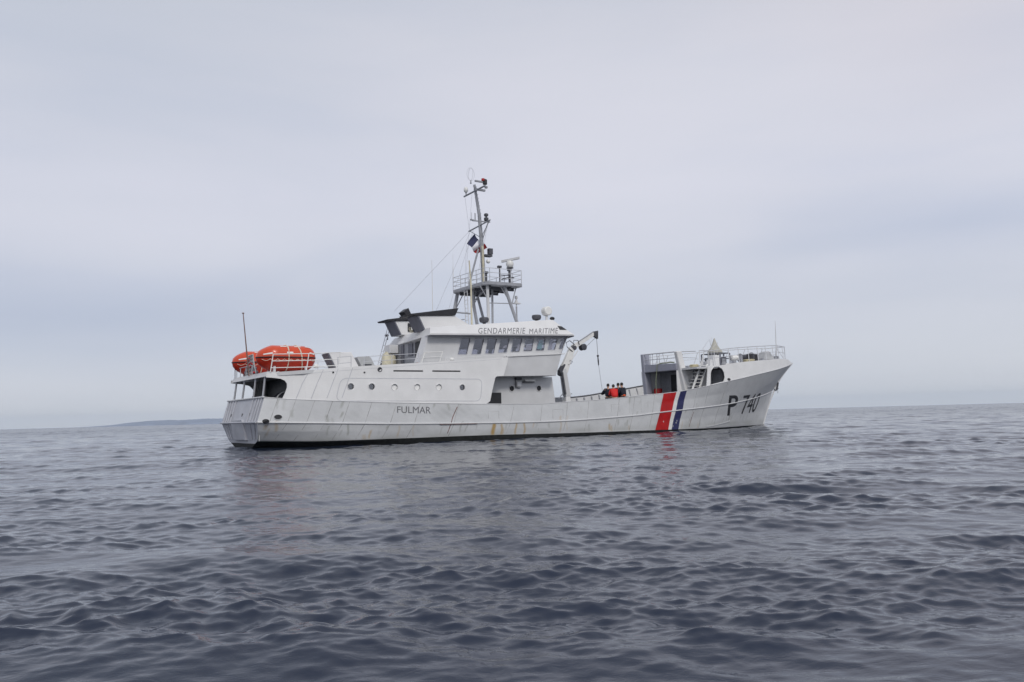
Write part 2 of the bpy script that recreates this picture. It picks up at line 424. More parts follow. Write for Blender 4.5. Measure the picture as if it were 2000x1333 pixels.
FS = LN[6]['fb']; ZS = LN[6]['fz']
def hull_grid(side, nx=760, subs=(2, 3, 7, 9, 9, 9)):
    ts = np.linspace(0, 1, nx)
    P = []
    rows = []
    for li, l in enumerate(LN):
        x0, x1 = l['b'][0][0], l['b'][-1][0]
        xs = x0+(x1-x0)*ts
        P.append(np.stack([xs, l['fb'](xs), l['fz'](xs)], 1))
    for li in range(len(LN)-1):
        for k in range(subs[li]):
            rows.append((P[li]*(1-k/subs[li])+P[li+1]*k/subs[li], li))
    rows.append((P[-1], len(LN)-2))
    V = np.array([r[0] for r in rows])
    V[:, :, 1] *= side
    return V, [r[1] for r in rows]
def wear_masks(V):
    x, y, z = V[:, 0], V[:, 1], V[:, 2]
    rng = np.random.RandomState(3)
    rust = np.zeros(len(V)); grime = np.zeros(len(V)); patch = np.zeros(len(V))
    sb = (y <= 0)
    def streak(xc, w, zt, zb, a, arr, lean=.0):
        wob = .03*np.sin(z*9+xc*5)
        m = np.exp(-((x-xc-lean*(z-zt)-wob)/w)**4)*np.clip((zt-z)/.05, 0, 1)*np.clip((z-zb)/.12+.2, 0, 1)
        arr[:] = np.maximum(arr, a*m)
    for xc, w, zt, zb, a in [(11.55, .10, .80, .2, .95), (11.62, .05, .8, .25, .8), (12.02, .06, .78, .2, .7), (12.1, .04, .6, .2, .5), (12.85, .05, .8, .2, .75), (13.36, .05, .8, .2, .75), (13.9, .04, .8, .5, .4),
                             (15.6, .04, 1.1, .2, .45), (16.0, .03, 1.1, .3, .35), (18.9, .06, .6, .2, .6), (19.05, .05, .5, .1, .5), (5.3, .05, .7, .25, .5), (5.05, .10, .5, .2, .3), (1.36, .06, 1.2, .7, .45), (.95, .07, 1.05, .8, .5), (1.1, .04, .9, .5, .3),
                             (6.6, .04, .85, .3, .35), (7.3, .03, .85, .3, .3), (24.6, .05, .6, .1, .3), (20.3, .05, .5, .1, .35), (26.2, .04, .5, .1, .35)]:
        streak(xc, w, zt, zb, a, rust)
    for k in range(70):
        xc = rng.uniform(1, 36); zt = rng.choice([rng.uniform(.6, 1.0), rng.uniform(1.2, 2.2)])
        streak(xc, rng.uniform(.02, .06), zt, zt-rng.uniform(.2, .6), rng.uniform(.15, .5), grime, rng.uniform(-.1, .3))
    # scuffed grey patches amidships and near the waterline
    for xc, zc, rx, rz, a in [(9.0, 1.35, .7, .3, .55), (8.6, 1.2, .5, .25, .4), (9.9, 1.4, .5, .25, .35), (10.7, 1.15, .6, .2, .3), (4.5, 1.4, .5, .3, .3), (7.4, .6, .8, .2, .3), (13.5, .5, 1.2, .15, .2), (25.0, .5, .3, .3, .4), (17, 1.2, 1.0, .3, .2), (28.5, 1.9, 1.0, .4, .15)]:
        patch = np.maximum(patch, a*np.exp(-((x-xc)/rx)**2-((z-zc)/rz)**2)*(.7+.3*np.sin(x*13+z*17)))
    # plating that differs from strake to strake
    for xa, xb, za, zb, a in [(1.6, 2.35, 0, 3, .06), (3.0, 3.7, 0, 3, .09), (5.5, 6.2, 0, .9, .10), (6.0, 7.0, .9, 3, .05), (11.2, 11.75, 1.1, 1.45, -.0), (15.2, 15.8, .3, 1.35, .07), (18.6, 19.5, .9, 1.5, .06), (20.1, 21.2, 1.0, 2.1, .07), (24.9, 26.2, .1, 1.2, .06)]:
        patch = np.maximum(patch, a*((x > xa+.2*z) & (x < xb+.2*z) & (z > za) & (z < zb)))
    band = np.exp(-((z-.28)/.16)**2)*.22*(1+np.sin(x*2.3)*.5)
    grime = np.maximum(grime, band)
    return np.stack([np.clip(rust, 0, 1), np.clip(grime, 0, 1), np.clip(patch, 0, 1), np.ones(len(V))], 1)
def build_hull():
    mb = MB()
    for side in (-1, 1):
        V, rl = hull_grid(side)
        nr, nx = V.shape[:2]
        o = len(mb.v)
        mb.v += [tuple(p) for p in V.reshape(-1, 3)]
        for i in range(nr-1):
            mi = 1 if rl[i] < 2 else 0
            for j in range(nx-1):
                q = (o+i*nx+j, o+i*nx+j+1, o+(i+1)*nx+j+1, o+(i+1)*nx+j)
                mb.f.append(q if side < 0 else q[::-1]); mb.m.append(mi)
    h = mb.build('hull', [M['hull'], M['boot']], ship, smooth=True)
    me = h.data
    co = np.zeros(len(me.vertices)*3); me.vertices.foreach_get('co', co)
    w = wear_masks(co.reshape(-1, 3))
    a = me.attributes.new('wear', 'FLOAT_COLOR', 'POINT')
    a.data.foreach_set('color', w.astype(np.float32).ravel())
    return h
hull = build_hull()
from mathutils.bvhtree import BVHTree
_v, _ = hull_grid(-1, 500)
_nr, _nx = _v.shape[:2]
BV = BVHTree.FromPolygons([tuple(p) for p in _v.reshape(-1, 3)], [(i*_nx+j, i*_nx+j+1, (i+1)*_nx+j+1, (i+1)*_nx+j) for i in range(_nr-1) for j in range(_nx-1)])
def hs(x, z):
    """half-breadth of the hull side at (x, z)"""
    r = BV.ray_cast(Vector((x, -12, z)), Vector((0, 1, 0)))
    if r[0] is None:
        zz = float(ZS(x))
        return float(FS(x))
    return -r[0].y
ZTOP = pch([(1, 3.2), (2.4, 3.28), (3.42, 3.40), (6.7, 3.62), (12.7, 4.05)])
def ys(x, z):
    """half-breadth of the superstructure side, tumbling home above the bulwark"""
    return float(FS(x))-.01-.12*max(0, z-float(ZS(x)))

def strip(pts, w, yf, off, mb, mi=0, side=-1, closed=False, step=.25):
    """thin raised line following a surface seen in side view"""
    P = [Vector(p) for p in pts]
    if closed: P.append(P[0])
    Q = []
    for a, b in zip(P[:-1], P[1:]):
        n = max(1, int((b-a).length/step))
        Q += [a+(b-a)*i/n for i in range(n)]
    Q.append(P[-1])
    A = []; B = []
    for i, p in enumerate(Q):
        d = (Q[min(i+1, len(Q)-1)]-Q[max(i-1, 0)]).normalized()
        n = Vector((-d.y, d.x))*w/2
        A.append(p+n); B.append(p-n)
    vs = []
    for q in (A, B):
        for dd in (0.004, -off):
            vs += [(p.x, side*(yf(p.x, p.y)-dd), p.y) for p in q]
    n = len(Q); fs = []
    for i in range(n-1):
        a0, a1, b0, b1 = i, n+i, 2*n+i, 3*n+i
        fs += [(a1, a1+1, b1+1, b1), (a0, a0+1, a1+1, a1), (b1, b1+1, b0+1, b0)]
    mb.add(vs, fs, mi)

# plate seams, strakes, rails
mb = MB()
for x, in [(v,) for v in (1.05, 1.75, 2.5, 3.25, 4.0, 5.0, 6.15, 7.3, 9.35, 12.5, 14.3, 15.9, 17.3, 19.4, 20.5, 22.0, 25.5, 26.6, 28.4)]:
    rk = .36 if x < 8 else (.30 if x < 13 else .18)
    zt = float(ZS(x))-.03; zk = float(LN[4]['fz'](x)); zb = float(LN[2]['fz'](x))+.03
    mb = MB(); strip([(x+rk*.1, zk+.05), (x+rk*(zt-zk), zt)], .022, hs, .004, mb); mb.build('plate_seam', M['seam'], hull)
    mb = MB(); strip([(x-rk*(zk-zb)*1.3, zb), (x, zk-.05)], .022, hs, .004, mb); mb.build('plate_seam', M['seam'], hull)
for x0, x1, z0, z1 in [(11.25, 11.85, 1.02, 1.38), (15.1, 15.75, .95, 1.4), (19.0, 19.6, 1.2, 1.6), (20.3, 21.15, 1.15, 1.95)]:
    mb = MB(); strip([(x0, z0), (x0, z1), (x1, z1), (x1, z0)], .014, hs, .003, mb); mb.build('doubler_outline', M['seam'], hull)
for p_, w_, o_ in (([(9.06, .40), (9.3, 1.15), (9.55, 1.62)], .035, .006), ([(8.6, .83), (9.6, .82), (10.6, .81)], .02, .055), ([(25.3, .22), (25.6, 1.1)], .03, .006)):
    mb = MB(); strip(p_, w_, hs, o_, mb); mb.build('rust_scrape', M['scar'], hull)
def line_tube(li, name, r, x0, x1, m, out=.0, n=8, dz=0.0, step=.35):
    l = LN[li]
    for side in (-1, 1):
        xs = np.arange(x0, x1, step)
        pts = [(float(x), side*(float(l['fb'](x))+out), float(l['fz'](x))+dz) for x in xs]
        MB().tube(pts, r, n).build(name, m, ship, smooth=True)
line_tube(4, 'rubbing_strake', .036, .62, 37.5, M['paint'], out=.005)
line_tube(6, 'cap_rail', .018, .85, 39.7, M['paint'])
mb = MB(); strip([(27.2, .18), (28.4, .26), (29.6, .36), (30.3, .45)], .05, hs, .03, mb); mb.build('bilge_strake', M['paint'], ship)

# bulwark inside, main deck
mb = MB()
for side in (-1, 1):
    g = []
    for x in np.arange(.95, 36.4, .5):
        x = float(x); b = float(FS(x)); z = float(ZS(x))
        bi = max(.02, b-.09)
        bl = max(.02, min(bi, hs(x, z-1.0)-.09)) if x < 37.4 else .02
        g.append([(x, side*b, z+.01), (x, side*bi, z+.01), (x, side*bl, z-1.02)])
    mb.sheet(g)
mb.build('bulwark_lining', M['paint'], ship)
mb = MB()
g = []
for x in np.arange(.95, 36.2, .5):
    x = float(x); z = float(ZS(x))-1.0; b = max(.02, hs(x, z)-.06)
    g.append([(x, -b, z), (x, 0, z+.03), (x, b, z)])
mb.sheet(g).build('main_deck', M['deck'], ship)
mb = MB()
for k in range(22):
    x = 16.4+k*.62
    z = float(ZS(x)); b = float(FS(x))
    for side in (1,):
        mb.hexa([(x-.03, side*(b-.42), z-1.0), (x+.03, side*(b-.42), z-1.0), (x+.03, side*(b-.1), z-1.0), (x-.03, side*(b-.1), z-1.0)],
                [(x-.03, side*(b-.2), z-.03), (x+.03, side*(b-.2), z-.03), (x+.03, side*(b-.1), z-.03), (x-.03, side*(b-.1), z-.03)])
mb.build('bulwark_stay', M['mast'], ship)
mb = MB()
pts = [(float(x), float(FS(x))-.05, float(ZS(x))+.05) for x in np.arange(16.3, 30, .4)]
mb.tube(pts, .06, 6).build('port_cap_rail', M['dark_metal'], ship)['label'] = 'dark rail capping the far bulwark'

# transom
mb = MB()
rows = []
V, rl = hull_grid(-1)
for i in range(V.shape[0]):
    x, y, z = V[i, 0]
    rows.append([(x, y+(-2*y)*k/8, z) for k in range(9)])
for i in range(len(rows)-1):
    o = len(mb.v); mb.v += rows[i]+rows[i+1]
    for k in range(8):
        mb.f.append((o+k, o+k+1, o+9+k+1, o+9+k)); mb.m.append(1 if V[i, 0, 2] < .13 else 0)
mb.build('transom', [M['stern'], M['boot']], ship)
def txf(z):
    return float(np.interp(z, [0, .33, .75, 1.14, 1.67, 2.2], [.82, .78, .7, .6, .75, .9]))
mb = MB()
def trib(y0, y1, za, zb, r=.028):
    q = []
    for i in range(5):
        z = za+(zb-za)*i/4
        q.append((txf(z)-.02, y0+(y1-y0)*i/4, z))
    MB().tube(q, r, 4).build('transom_rib', M['stern'], ship)
for y0, y1 in [(-2.75, -2.75), (-2.35, -2.4), (-1.95, -2.0), (-1.45, -1.5), (1.3, 1.35), (1.75, 1.85), (2.15, 2.25), (2.55, 2.7)]:
    trib(y0, y1, 1.18, 2.16)
for y0, y1 in [(-2.2, -2.6), (-1.7, -1.9), (1.3, 1.4), (1.7, 1.9), (2.05, 2.35)]:
    trib(y0, y1, .40, 1.10)
MB().prism([(.66, -.95, .36), (.66, 1.0, .36), (.53, 1.05, 1.1), (.54, .75, 1.27), (.54, -.72, 1.27), (.53, -1.0, 1.1)], [(.9, -.95, .36), (.9, 1.0, .36), (.9, 1.05, 1.1), (.9, .75, 1.27), (.9, -.72, 1.27), (.9, -1.0, 1.1)]).build('stern_plate', M['stern'], ship, bevel=.01)
MB().tube([(.55, -2.98, 1.14), (.55, 2.98, 1.14)], .04, 6).build('stern_strake', M['stern'], ship)
for y in (1.62, -.28, -1.42):
    mb = MB(); mb.hexa([(.66, y-.05, 1.31), (.66, y+.09, 1.31), (.75, y+.09, 1.31), (.75, y-.05, 1.31)], [(.70, y-.10, 1.55), (.70, y+.04, 1.55), (.8, y+.04, 1.55), (.8, y-.10, 1.55)])
    mb.build('freeing_port', M['black'], ship)
MB().tube([(.88, -2.98, 2.2), (.88, 2.98, 2.2)], .045, 6).build('stern_rail', M['paint'], ship)

# hawse pipes in the side
def disc_on(x, z, rx, rz, off, name, m, parent, rim=None):
    mb = MB()
    n = 18
    c = [(x+rx*math.cos(2*math.pi*i/n), z+rz*math.sin(2*math.pi*i/n)) for i in range(n)]
    mb.prism([(a, -hs(a, b)-off, b) for a, b in c], [(a, -hs(a, b)+.03, b) for a, b in c])
    o = mb.build(name, m, parent)
    if rim:
        MB().tube([(a, -hs(a, b)-off, b) for a, b in c], rim, 6, closed=True).build('rim', M['paint'], o, smooth=True)
    return o
disc_on(1.40, 1.34, .16, .11, .02, 'hawse_pipe', M['black'], ship, .012)
disc_on(.92, 1.17, .13, .10, .075, 'hawse_pipe', M['black'], ship)

# hull stripes
def stripe(name, top, mid, bot, m, off=.010):
    n, k = 26, 8
    g = []
    for i in range(n+1):
        t = i/n
        row = []
        for j in range(k+1):
            u = j/k
            xt = top[0]+(top[1]-top[0])*u; xm = mid[0]+(mid[1]-mid[0])*u; xb = bot[0]+(bot[1]-bot[0])*u
            x = xb+(xm-xb)*t*2 if t < .5 else xm+(xt-xm)*(t-.5)*2
            z0 = float(LN[2]['fz'](x))+.0; z1 = float(ZS(x))-.01
            zm = float(LN[4]['fz'](x))
            z = z0+(zm-z0)*t*2 if t < .5 else zm+(z1-zm)*(t-.5)*2
            row.append((x, -hs(x, z)-off, z))
        g.append(row)
    mb = MB(); mb.sheet(g)
    mb.sheet([[(a, b+off+.02, c) for a, b, c in r] for r in g])
    o = mb.build(name, m, ship, smooth=True)
    return o
stripe('hull_stripe', (22.87, 23.88), (22.60, 23.60), (22.30, 23.39), M['red'])['label'] = 'broad red diagonal stripe'
stripe('hull_stripe', (23.88, 24.20), (23.60, 23.93), (23.39, 23.68), M['stripe_white'], .009)['label'] = 'narrow white diagonal stripe'
stripe('hull_stripe', (24.20, 24.74), (23.93, 24.52), (23.68, 24.28), M['blue'])['label'] = 'blue diagonal stripe'
rr = random.Random(5)
for cx, cz in [(24.05, .5), (24.12, .62), (22.95, .58), (23.8, .32)]:
    pp = [(cx+.035*math.cos(t)*rr.uniform(.5, 1.2), cz+.06*math.sin(t)*rr.uniform(.5, 1.2)) for t in np.linspace(0, 6.28, 9)[:-1]]
    MB().prism([(u, -hs(u, w)-.014, w) for u, w in pp], [(u, -hs(u, w)+.01, w) for u, w in pp]).build('paint_chip', M['paint'], hull)

# lettering
def text_flat(txt, bold=0.0, spacing=1.0):
    cu = bpy.data.curves.new('lettering', 'FONT')
    cu.body = txt; cu.offset = bold; cu.space_character = spacing
    ob = bpy.data.objects.new('lettering', cu); C.objects.link(ob)
    dg = bpy.context.evaluated_depsgraph_get()
    me = bpy.data.meshes.new_from_object(ob.evaluated_get(dg))
    C.objects.unlink(ob); bpy.data.objects.remove(ob); bpy.data.curves.remove(cu)
    return me
def lettering(name, txt, bl, br, tl, tr, yf, m, parent, bold=0.0, spacing=1.0, off=.008, cut=.12):
    me = text_flat(txt, bold, spacing)
    bm = bmesh.new(); bm.from_mesh(me)
    xs = [v.co.x for v in bm.verts]; zs = [v.co.y for v in bm.verts]
    x0, x1, z0, z1 = min(xs), max(xs), min(zs), max(zs)
    bl, br, tl, tr = map(Vector, (bl, br, tl, tr))
    for v in bm.verts:
        u = (v.co.x-x0)/(x1-x0); w = (v.co.y-z0)/(z1-z0)
        p = (bl*(1-u)+br*u)*(1-w)+(tl*(1-u)+tr*u)*w
        v.co = (p.x, p.y, 0)
    for ax in (0, 1):
        c = [v.co[ax] for v in bm.verts]
        t = min(c)+cut
        while t < max(c):
            no = [0, 0, 0]; no[ax] = 1; co = [0, 0, 0]; co[ax] = t
            bmesh.ops.bisect_plane(bm, geom=bm.verts[:]+bm.edges[:]+bm.faces[:], plane_co=co, plane_no=no); t += cut
    g = bmesh.ops.extrude_face_region(bm, geom=bm.faces[:])
    back = set(e for e in g['geom'] if isinstance(e, bmesh.types.BMVert))
    for v in bm.verts:
        x, z = v.co.x, v.co.y
        v.co = (x, -(yf(x, z)+(off if v not in back else -.01)), z)
    bmesh.ops.recalc_face_normals(bm, faces=bm.faces)
    bm.to_mesh(me); bm.free()
    me.materials.clear(); me.materials.append(m); me.name = name
    o = bpy.data.objects.new(name, me); C.objects.link(o); o.parent = parent
    return o
lettering('lettering', 'FULMAR', (6.50, 1.40), (8.15, 1.335), (6.50, 1.695), (8.16, 1.645), hs, M['letter_grey'], ship, 0)['label'] = "the ship's name in dark grey capitals"
lettering('lettering', 'P', (29.72, .80), (30.95, .84), (29.27, 2.04), (30.48, 2.07), hs, M['letter'], ship, .012, off=.012)['label'] = 'large black letter P'
lettering('lettering', '740', (31.80, .84), (34.35, .98), (31.22, 2.05), (34.35, 2.24), hs, M['letter'], ship, 0, off=.012)['label'] = 'large black pennant number'

# ---------------------------------------------------------------- superstructure
op = [(1.0, 3.04), (1.3, 3.0), (1.6, 2.90), (1.78, 2.68), (1.70, 2.40), (1.58, 2.10)]
bottom = [(x, float(ZS(x))) for x in (1.58, 3, 5, 7, 9, 11.1)]
topl = [(x, float(ZTOP(x))) for x in (12.68, 11, 9, 7, 5, 3.5, 2.4, 1.0)]
outline = [(1.58, 2.10)]+bottom[1:]+[(11.25, 1.78), (11.4, 1.88), (11.55, 2.34), (11.80, 3.0), (11.9, 3.08), (12.30, 3.10), (12.6, 3.8)]+topl+[(1.0, 3.04), (1.3, 3.01), (1.55, 2.97), (1.70, 2.89), (1.78, 2.76), (1.78, 2.6), (1.70, 2.36)]
PH = [(4.42, 2.60), (5.37, 2.59), (6.44, 2.56), (7.54, 2.555), (8.66, 2.55), (9.90, 2.535)]
slots = [[(6.43, 3.27), (7.89, 3.27), (7.89, 3.335), (6.43, 3.335)], [(8.37, 3.275), (9.88, 3.28), (9.88, 3.345), (8.37, 3.34)]]
superstructure = plate(outline, [circ(x, z, .145, 20)[::-1] for x, z in PH]+[s[::-1] for s in slots], ys, .05, 'superstructure_side', M['paint2'], ship)
oport = [(2.0, 2.10)]+[p for p in bottom if p[0] > 2.5]+[(12.3, 1.78), (12.3, 3.1), (12.6, 3.8)]+topl+[(1.0, 3.06), (1.6, 3.03), (2.0, 2.95), (2.25, 2.75), (2.22, 2.5)]
plate(oport, [], ys, .05, 'superstructure_side', M['paint2'], ship, side=1)
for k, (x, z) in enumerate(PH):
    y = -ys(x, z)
    o = MB().lathe([(.14, 0), (.14, .02)], (x, y+.055, z), 20, 'Y').build('porthole', M['glass_dark'] if k in (0, 1, 5) else M['curtain_glare'], superstructure)  # white discs stand in for a bright reflection in three portholes
    if k in (2, 3, 4): o['label'] = 'round porthole with a white disc painted in as its bright reflection'
    MB().tube([(x+.155*math.cos(a), y-.004, z+.155*math.sin(a)) for a in np.linspace(0, 2*math.pi, 21)[:-1]], .018, 6, closed=True).build('rim', M['paint2'], o, smooth=True)
mb = MB()
MB().box(2.9, 11.3, -3.6, 3.6, 1.0, 3.1).build('inner_light_block', M['slate'], ship)  # dark box added inside the shell to block light
for s in slots:
    MB().box(s[0][0]-.05, s[1][0]+.05, -3.88, -3.85, 3.22, 3.39).build('vent_slot', M['dark_metal'], superstructure)
# frame bead round the porthole row, raked beads aft, small fittings
mb = MB()
strip(rpoly([(3.72, 1.98), (10.85, 1.88), (11.05, 2.94), (4.0, 2.97)], .3, 5), .03, ys, .006, mb, closed=True)
for x in (2.15, 2.75, 3.4, 4.05):
    strip([(x-.05, 2.1), (x+.22, 2.75), (x+.5, float(ZTOP(x+.5))-.05)], .03, ys, .006, mb)
strip([(2.0, 3.14), (4.0, 3.30), (7, 3.53), (12.3, 3.95)], .012, ys, .004, mb)
mb.build('side_bead', M['railing'], superstructure)
for x, z, r, m in [(5.79, 3.36, .11, 'dark_metal'), (3.67, 3.23, .04, 'dark_metal'), (5.07, 3.23, .04, 'dark_metal')]:
    mb = MB().lathe([(r, 0), (r*.96, -.03), (r*.75, -.035), (r*.7, .0)], (x, -ys(x, z)-.003, z), 16, 'Y')
    mb.build('side_vent', M[m], superstructure, smooth=True)

# boat deck slab with its fascia, four posts, shelter inside
A = [(.98, -2.72), (1.5, -3.15), (2.4, -3.55)]+[(x, -(ys(x, float(ZTOP(x)))-.06)) for x in (3.5, 5, 7, 9, 11, 12.6)]
poly = A+[(x, -y) for x, y in A[::-1]]
bt = [(x, y, float(ZTOP(x))-(.12 if x < 2.5 else .16)) for x, y in poly]
tp = [(x+(.12 if x < 1.2 else 0), y, float(ZTOP(x))+(.10 if x < 1.2 else (.04 if x < 2.5 else -.02))) for x, y in poly]
MB().prism(bt, tp).build('boat_deck', M['paint'], ship)
posts = [((1.0, 2.32, 2.15), (1.05, 2.05, 3.1)), ((1.0, .87, 2.15), (1.05, .60, 3.1)), ((1.0, -.95, 2.15), (1.05, -1.2, 3.1)), ((1.0, -2.4, 2.15), (1.05, -2.6, 3.1))]
for a, b in posts:
    MB().bar(a, b, .045, 10).build('deck_post', M['stern'], ship, smooth=True)
mb = MB(); mb.box(2.85, 2.9, -3.4, 3.4, 1.1, 3.2); mb.build('shelter_bulkhead', M['black'], ship)  # black colour carries the shade inside the shelter
mb = MB().lathe([(.08, -.35), (.5, -.33), (.5, -.28), (.3, -.26), (.3, .26), (.5, .28), (.5, .33), (.08, .35)], (2.1, -1.9, 1.95), 24, 'Y')
w = mb.build('mooring_winch', M['dark_metal'], ship, smooth=True)
MB().tube([(2.1+.5*math.cos(a), -2.25, 1.95+.5*math.sin(a)) for a in np.linspace(0, 2*math.pi, 25)[:-1]], .03, 6, closed=True).build('drum_rim', M['paint'], w, smooth=True)
MB().box(1.8, 2.4, -1.5, -1.0, 1.2, 1.9).build('winch_base', M['dark_metal'], w)

# recessed side deck under the bridge
recess = plate([(11.5, .8), (16.35, .8), (16.05, 3.12), (11.5, 3.12)], [circ(x, z, .15, 20)[::-1] for x, z in ((13.48, 2.52), (15.18, 2.53))], lambda x, z: 3.0, .06, 'deckhouse_side', M['paint'], ship, step=2)
MB().hexa([(11.5, -2.94, .8), (16.35, -2.94, .8), (16.35, 3.0, .8), (11.5, 3.0, .8)], [(11.5, -2.94, 3.12), (16.05, -2.94, 3.12), (16.05, 3.0, 3.12), (11.5, 3.0, 3.12)]).build('deckhouse', M['paint'], ship)
for x, z in ((13.48, 2.52), (15.18, 2.53)):
    o = MB().lathe([(.145, 0), (.145, .01)], (x, -2.958, z), 20, 'Y').build('porthole', M['black'], recess)
    MB().tube([(x+.16*math.cos(a), -3.01, z+.16*math.sin(a)) for a in np.linspace(0, 2*math.pi, 21)[:-1]], .022, 6, closed=True).build('rim', M['paint2'], o, smooth=True)
MB().box(11.6, 12.82, -3.02, -3.0, 1.6, 2.32).build('side_opening', M['black'], ship)
o = MB().box(13.72, 13.98, -3.16, -3.0, 2.62, 2.86).build('junction_box', M['paint2'], ship, bevel=.01)
mb = MB(); mb.tube([(13.68, -3.06, 3.1), (13.68, -3.06, 2.56), (13.95, -3.06, 2.54)], .018, 6); mb.box(13.66, 14.0, -3.18, -3.02, 2.96, 3.08); mb.build('conduit', M['dark_metal'], o)
o = MB().box(14.2, 14.85, -3.2, -3.0, 2.88, 2.99).build('bulkhead_lamp', M['white'], ship, bevel=.02)
MB().box(14.12, 14.8, -3.17, -3.02, 2.83, 2.88).build('lamp_bracket', M['dark_metal'], o)

# bridge tier
P0 = [(12.45, 3.10), (15.74, 3.15), (16.13, 4.27), (12.75, 4.08)]
MB().prism([(x, -3.78, z) for x, z in P0], [(x, 3.78, z) for x, z in P0]).build('bridge_base', M['paint'], ship, bevel=.015)
mb = MB(); mb.pxz([(12.7, 4.075), (16.32, 4.285), (16.34, 4.325), (12.7, 4.115)], -3.83, 3.83); mb.build('bridge_ledge', M['paint2'], ship)
# wheelhouse side with nine windows
WN = [[(10.31, 4.97), (10.84, 4.98), (10.61, 4.17), (10.08, 4.16)], [(11.09, 4.98), (11.62, 4.99), (11.4, 4.20), (10.85, 4.19)], [(11.83, 5.0), (12.38, 5.01), (12.16, 4.24), (11.64, 4.23)],
      [(12.6, 5.03), (13.15, 5.04), (12.93, 4.31), (12.4, 4.30)], [(13.36, 5.06), (13.92, 5.07), (13.71, 4.37), (13.16, 4.35)], [(14.12, 5.09), (14.65, 5.10), (14.5, 4.43), (13.94, 4.41)],
      [(14.9, 5.10), (15.39, 5.12), (15.25, 4.47), (14.72, 4.45)], [(15.66, 5.13), (16.17, 5.14), (15.98, 4.53), (15.48, 4.51)], [(16.42, 5.16), (16.72, 5.17), (16.47, 4.59), (16.20, 4.57)]]
def wy(x, z): return 3.45
WO = [(8.02, 3.70), (12.65, 4.0), (16.37, 4.31), (16.83, 5.26), (12.25, 5.14), (8.50, 5.03)]
wh = plate(WO, [rpoly(w, .07)[::-1] for w in WN], wy, .05, 'wheelhouse_side', M['paint'], ship, step=3)
plate([(9.3, 3.70), (12.65, 4.0), (16.37, 4.31), (16.83, 5.26), (12.25, 5.14), (9.6, 5.05)], [rpoly(w, .07)[::-1] for w in WN], wy, .05, 'wheelhouse_side', M['paint'], ship, side=1, step=3)
for k, w in enumerate(WN):
    mb = MB(); mb.prism([(x, -3.425, z) for x, z in rpoly([(a+(.03 if i in (0, 3) else -.03)*-1, b) for i, (a, b) in enumerate(w)], .05)], [(x, -3.415, z) for x, z in rpoly([(a+(.03 if i in (0, 3) else -.03)*-1, b) for i, (a, b) in enumerate(w)], .05)])
    o = mb.build('window', M['glass'], wh)
    mb = MB(); q = rpoly(w, .07)
    mb.tube([(x, -3.455, z) for x, z in q], .016, 5, closed=True); mb.build('window_frame', M['railing'], o)
mb = MB()
for w in WN:
    mb.prism([(x, 3.42, z) for x, z in w], [(x, 3.41, z) for x, z in w])
mb.build('port_window_glass', M['glass'], ship)
# front: five facets with windows between mullions
fp = [(16.37, -3.45), (16.95, -2.4), (17.2, -1.0), (17.2, 1.0), (16.95, 2.4), (16.37, 3.45)]
mb = MB(); gb = MB()
def fpt(p, z): return (p[0]+.46*(z-4.31)/.95, p[1], z)
for a, b in zip(fp[:-1], fp[1:]):
    def q(t, z, d=0): return fpt((a[0]+(b[0]-a[0])*t-d, a[1]+(b[1]-a[1])*t), z)
    for t0, t1, z0, z1 in [(0, 1, 4.31, 4.6), (0, 1, 5.14, 5.27), (0, .1, 4.6, 5.14), (.46, .54, 4.6, 5.14), (.9, 1, 4.6, 5.14)]:
        mb.hexa([q(t0, z0), q(t1, z0), q(t1, z0, .05), q(t0, z0, .05)], [q(t0, z1), q(t1, z1), q(t1, z1, .05), q(t0, z1, .05)])
    gb.add([q(.05, 4.55, .03), q(.95, 4.55, .03), q(.95, 5.18, .03), q(.05, 5.18, .03)], [(0, 1, 2, 3)])
fw = mb.build('wheelhouse_front', M['paint'], ship); gb.build('front_window_glass', M['glass'], fw)
MB().prism([(x-.05, y*.985, 4.29) for x, y in fp]+[(9.4, 3.4, 3.8), (9.2, -3.4, 3.8)], [(x-.05, y*.985, 4.305) for x, y in fp]+[(9.4, 3.4, 3.815), (9.2, -3.4, 3.815)]).build('wheelhouse_floor', M['deck'], ship)
MB().pxz([(10.2, 3.9), (10.8, 3.9), (10.8, 4.75), (10.2, 4.75)], -1.5, 2.0).build('chart_table', M['slate'], ship)
MB().box(15.6, 16.3, -2.4, 2.4, 4.3, 4.72).build('helm_console', M['slate'], ship)
MB().pxz([(14.85, 4.56), (15.12, 4.52), (15.3, 5.05), (15.0, 5.0)], -3.40, -3.385).build('teal_blind', M['teal'], ship)
MB().pxz([(15.55, 4.55), (15.80, 4.55), (15.93, 5.1), (15.70, 5.1)], -3.40, -3.385).build('pale_blind', M['curtain_glare'], ship)
MB().pxz([(14.12, 4.48), (14.50, 4.50), (14.56, 4.78), (14.20, 4.76)], -3.39, -3.375).build('sky_glimpse_sheet', M['curtain_glare'], ship)  # white sheets added behind the glass as daylight seen through the far windows
MB().pxz([(13.60, 4.48), (13.78, 4.50), (13.84, 4.80), (13.66, 4.76)], -3.39, -3.375).build('sky_glimpse_sheet', M['curtain_glare'], ship)
MB().pxz([(12.72, 4.52), (12.98, 4.60), (13.02, 4.72), (12.80, 4.66)], -3.39, -3.375).build('sky_glimpse_sheet', M['curtain_glare'], ship)
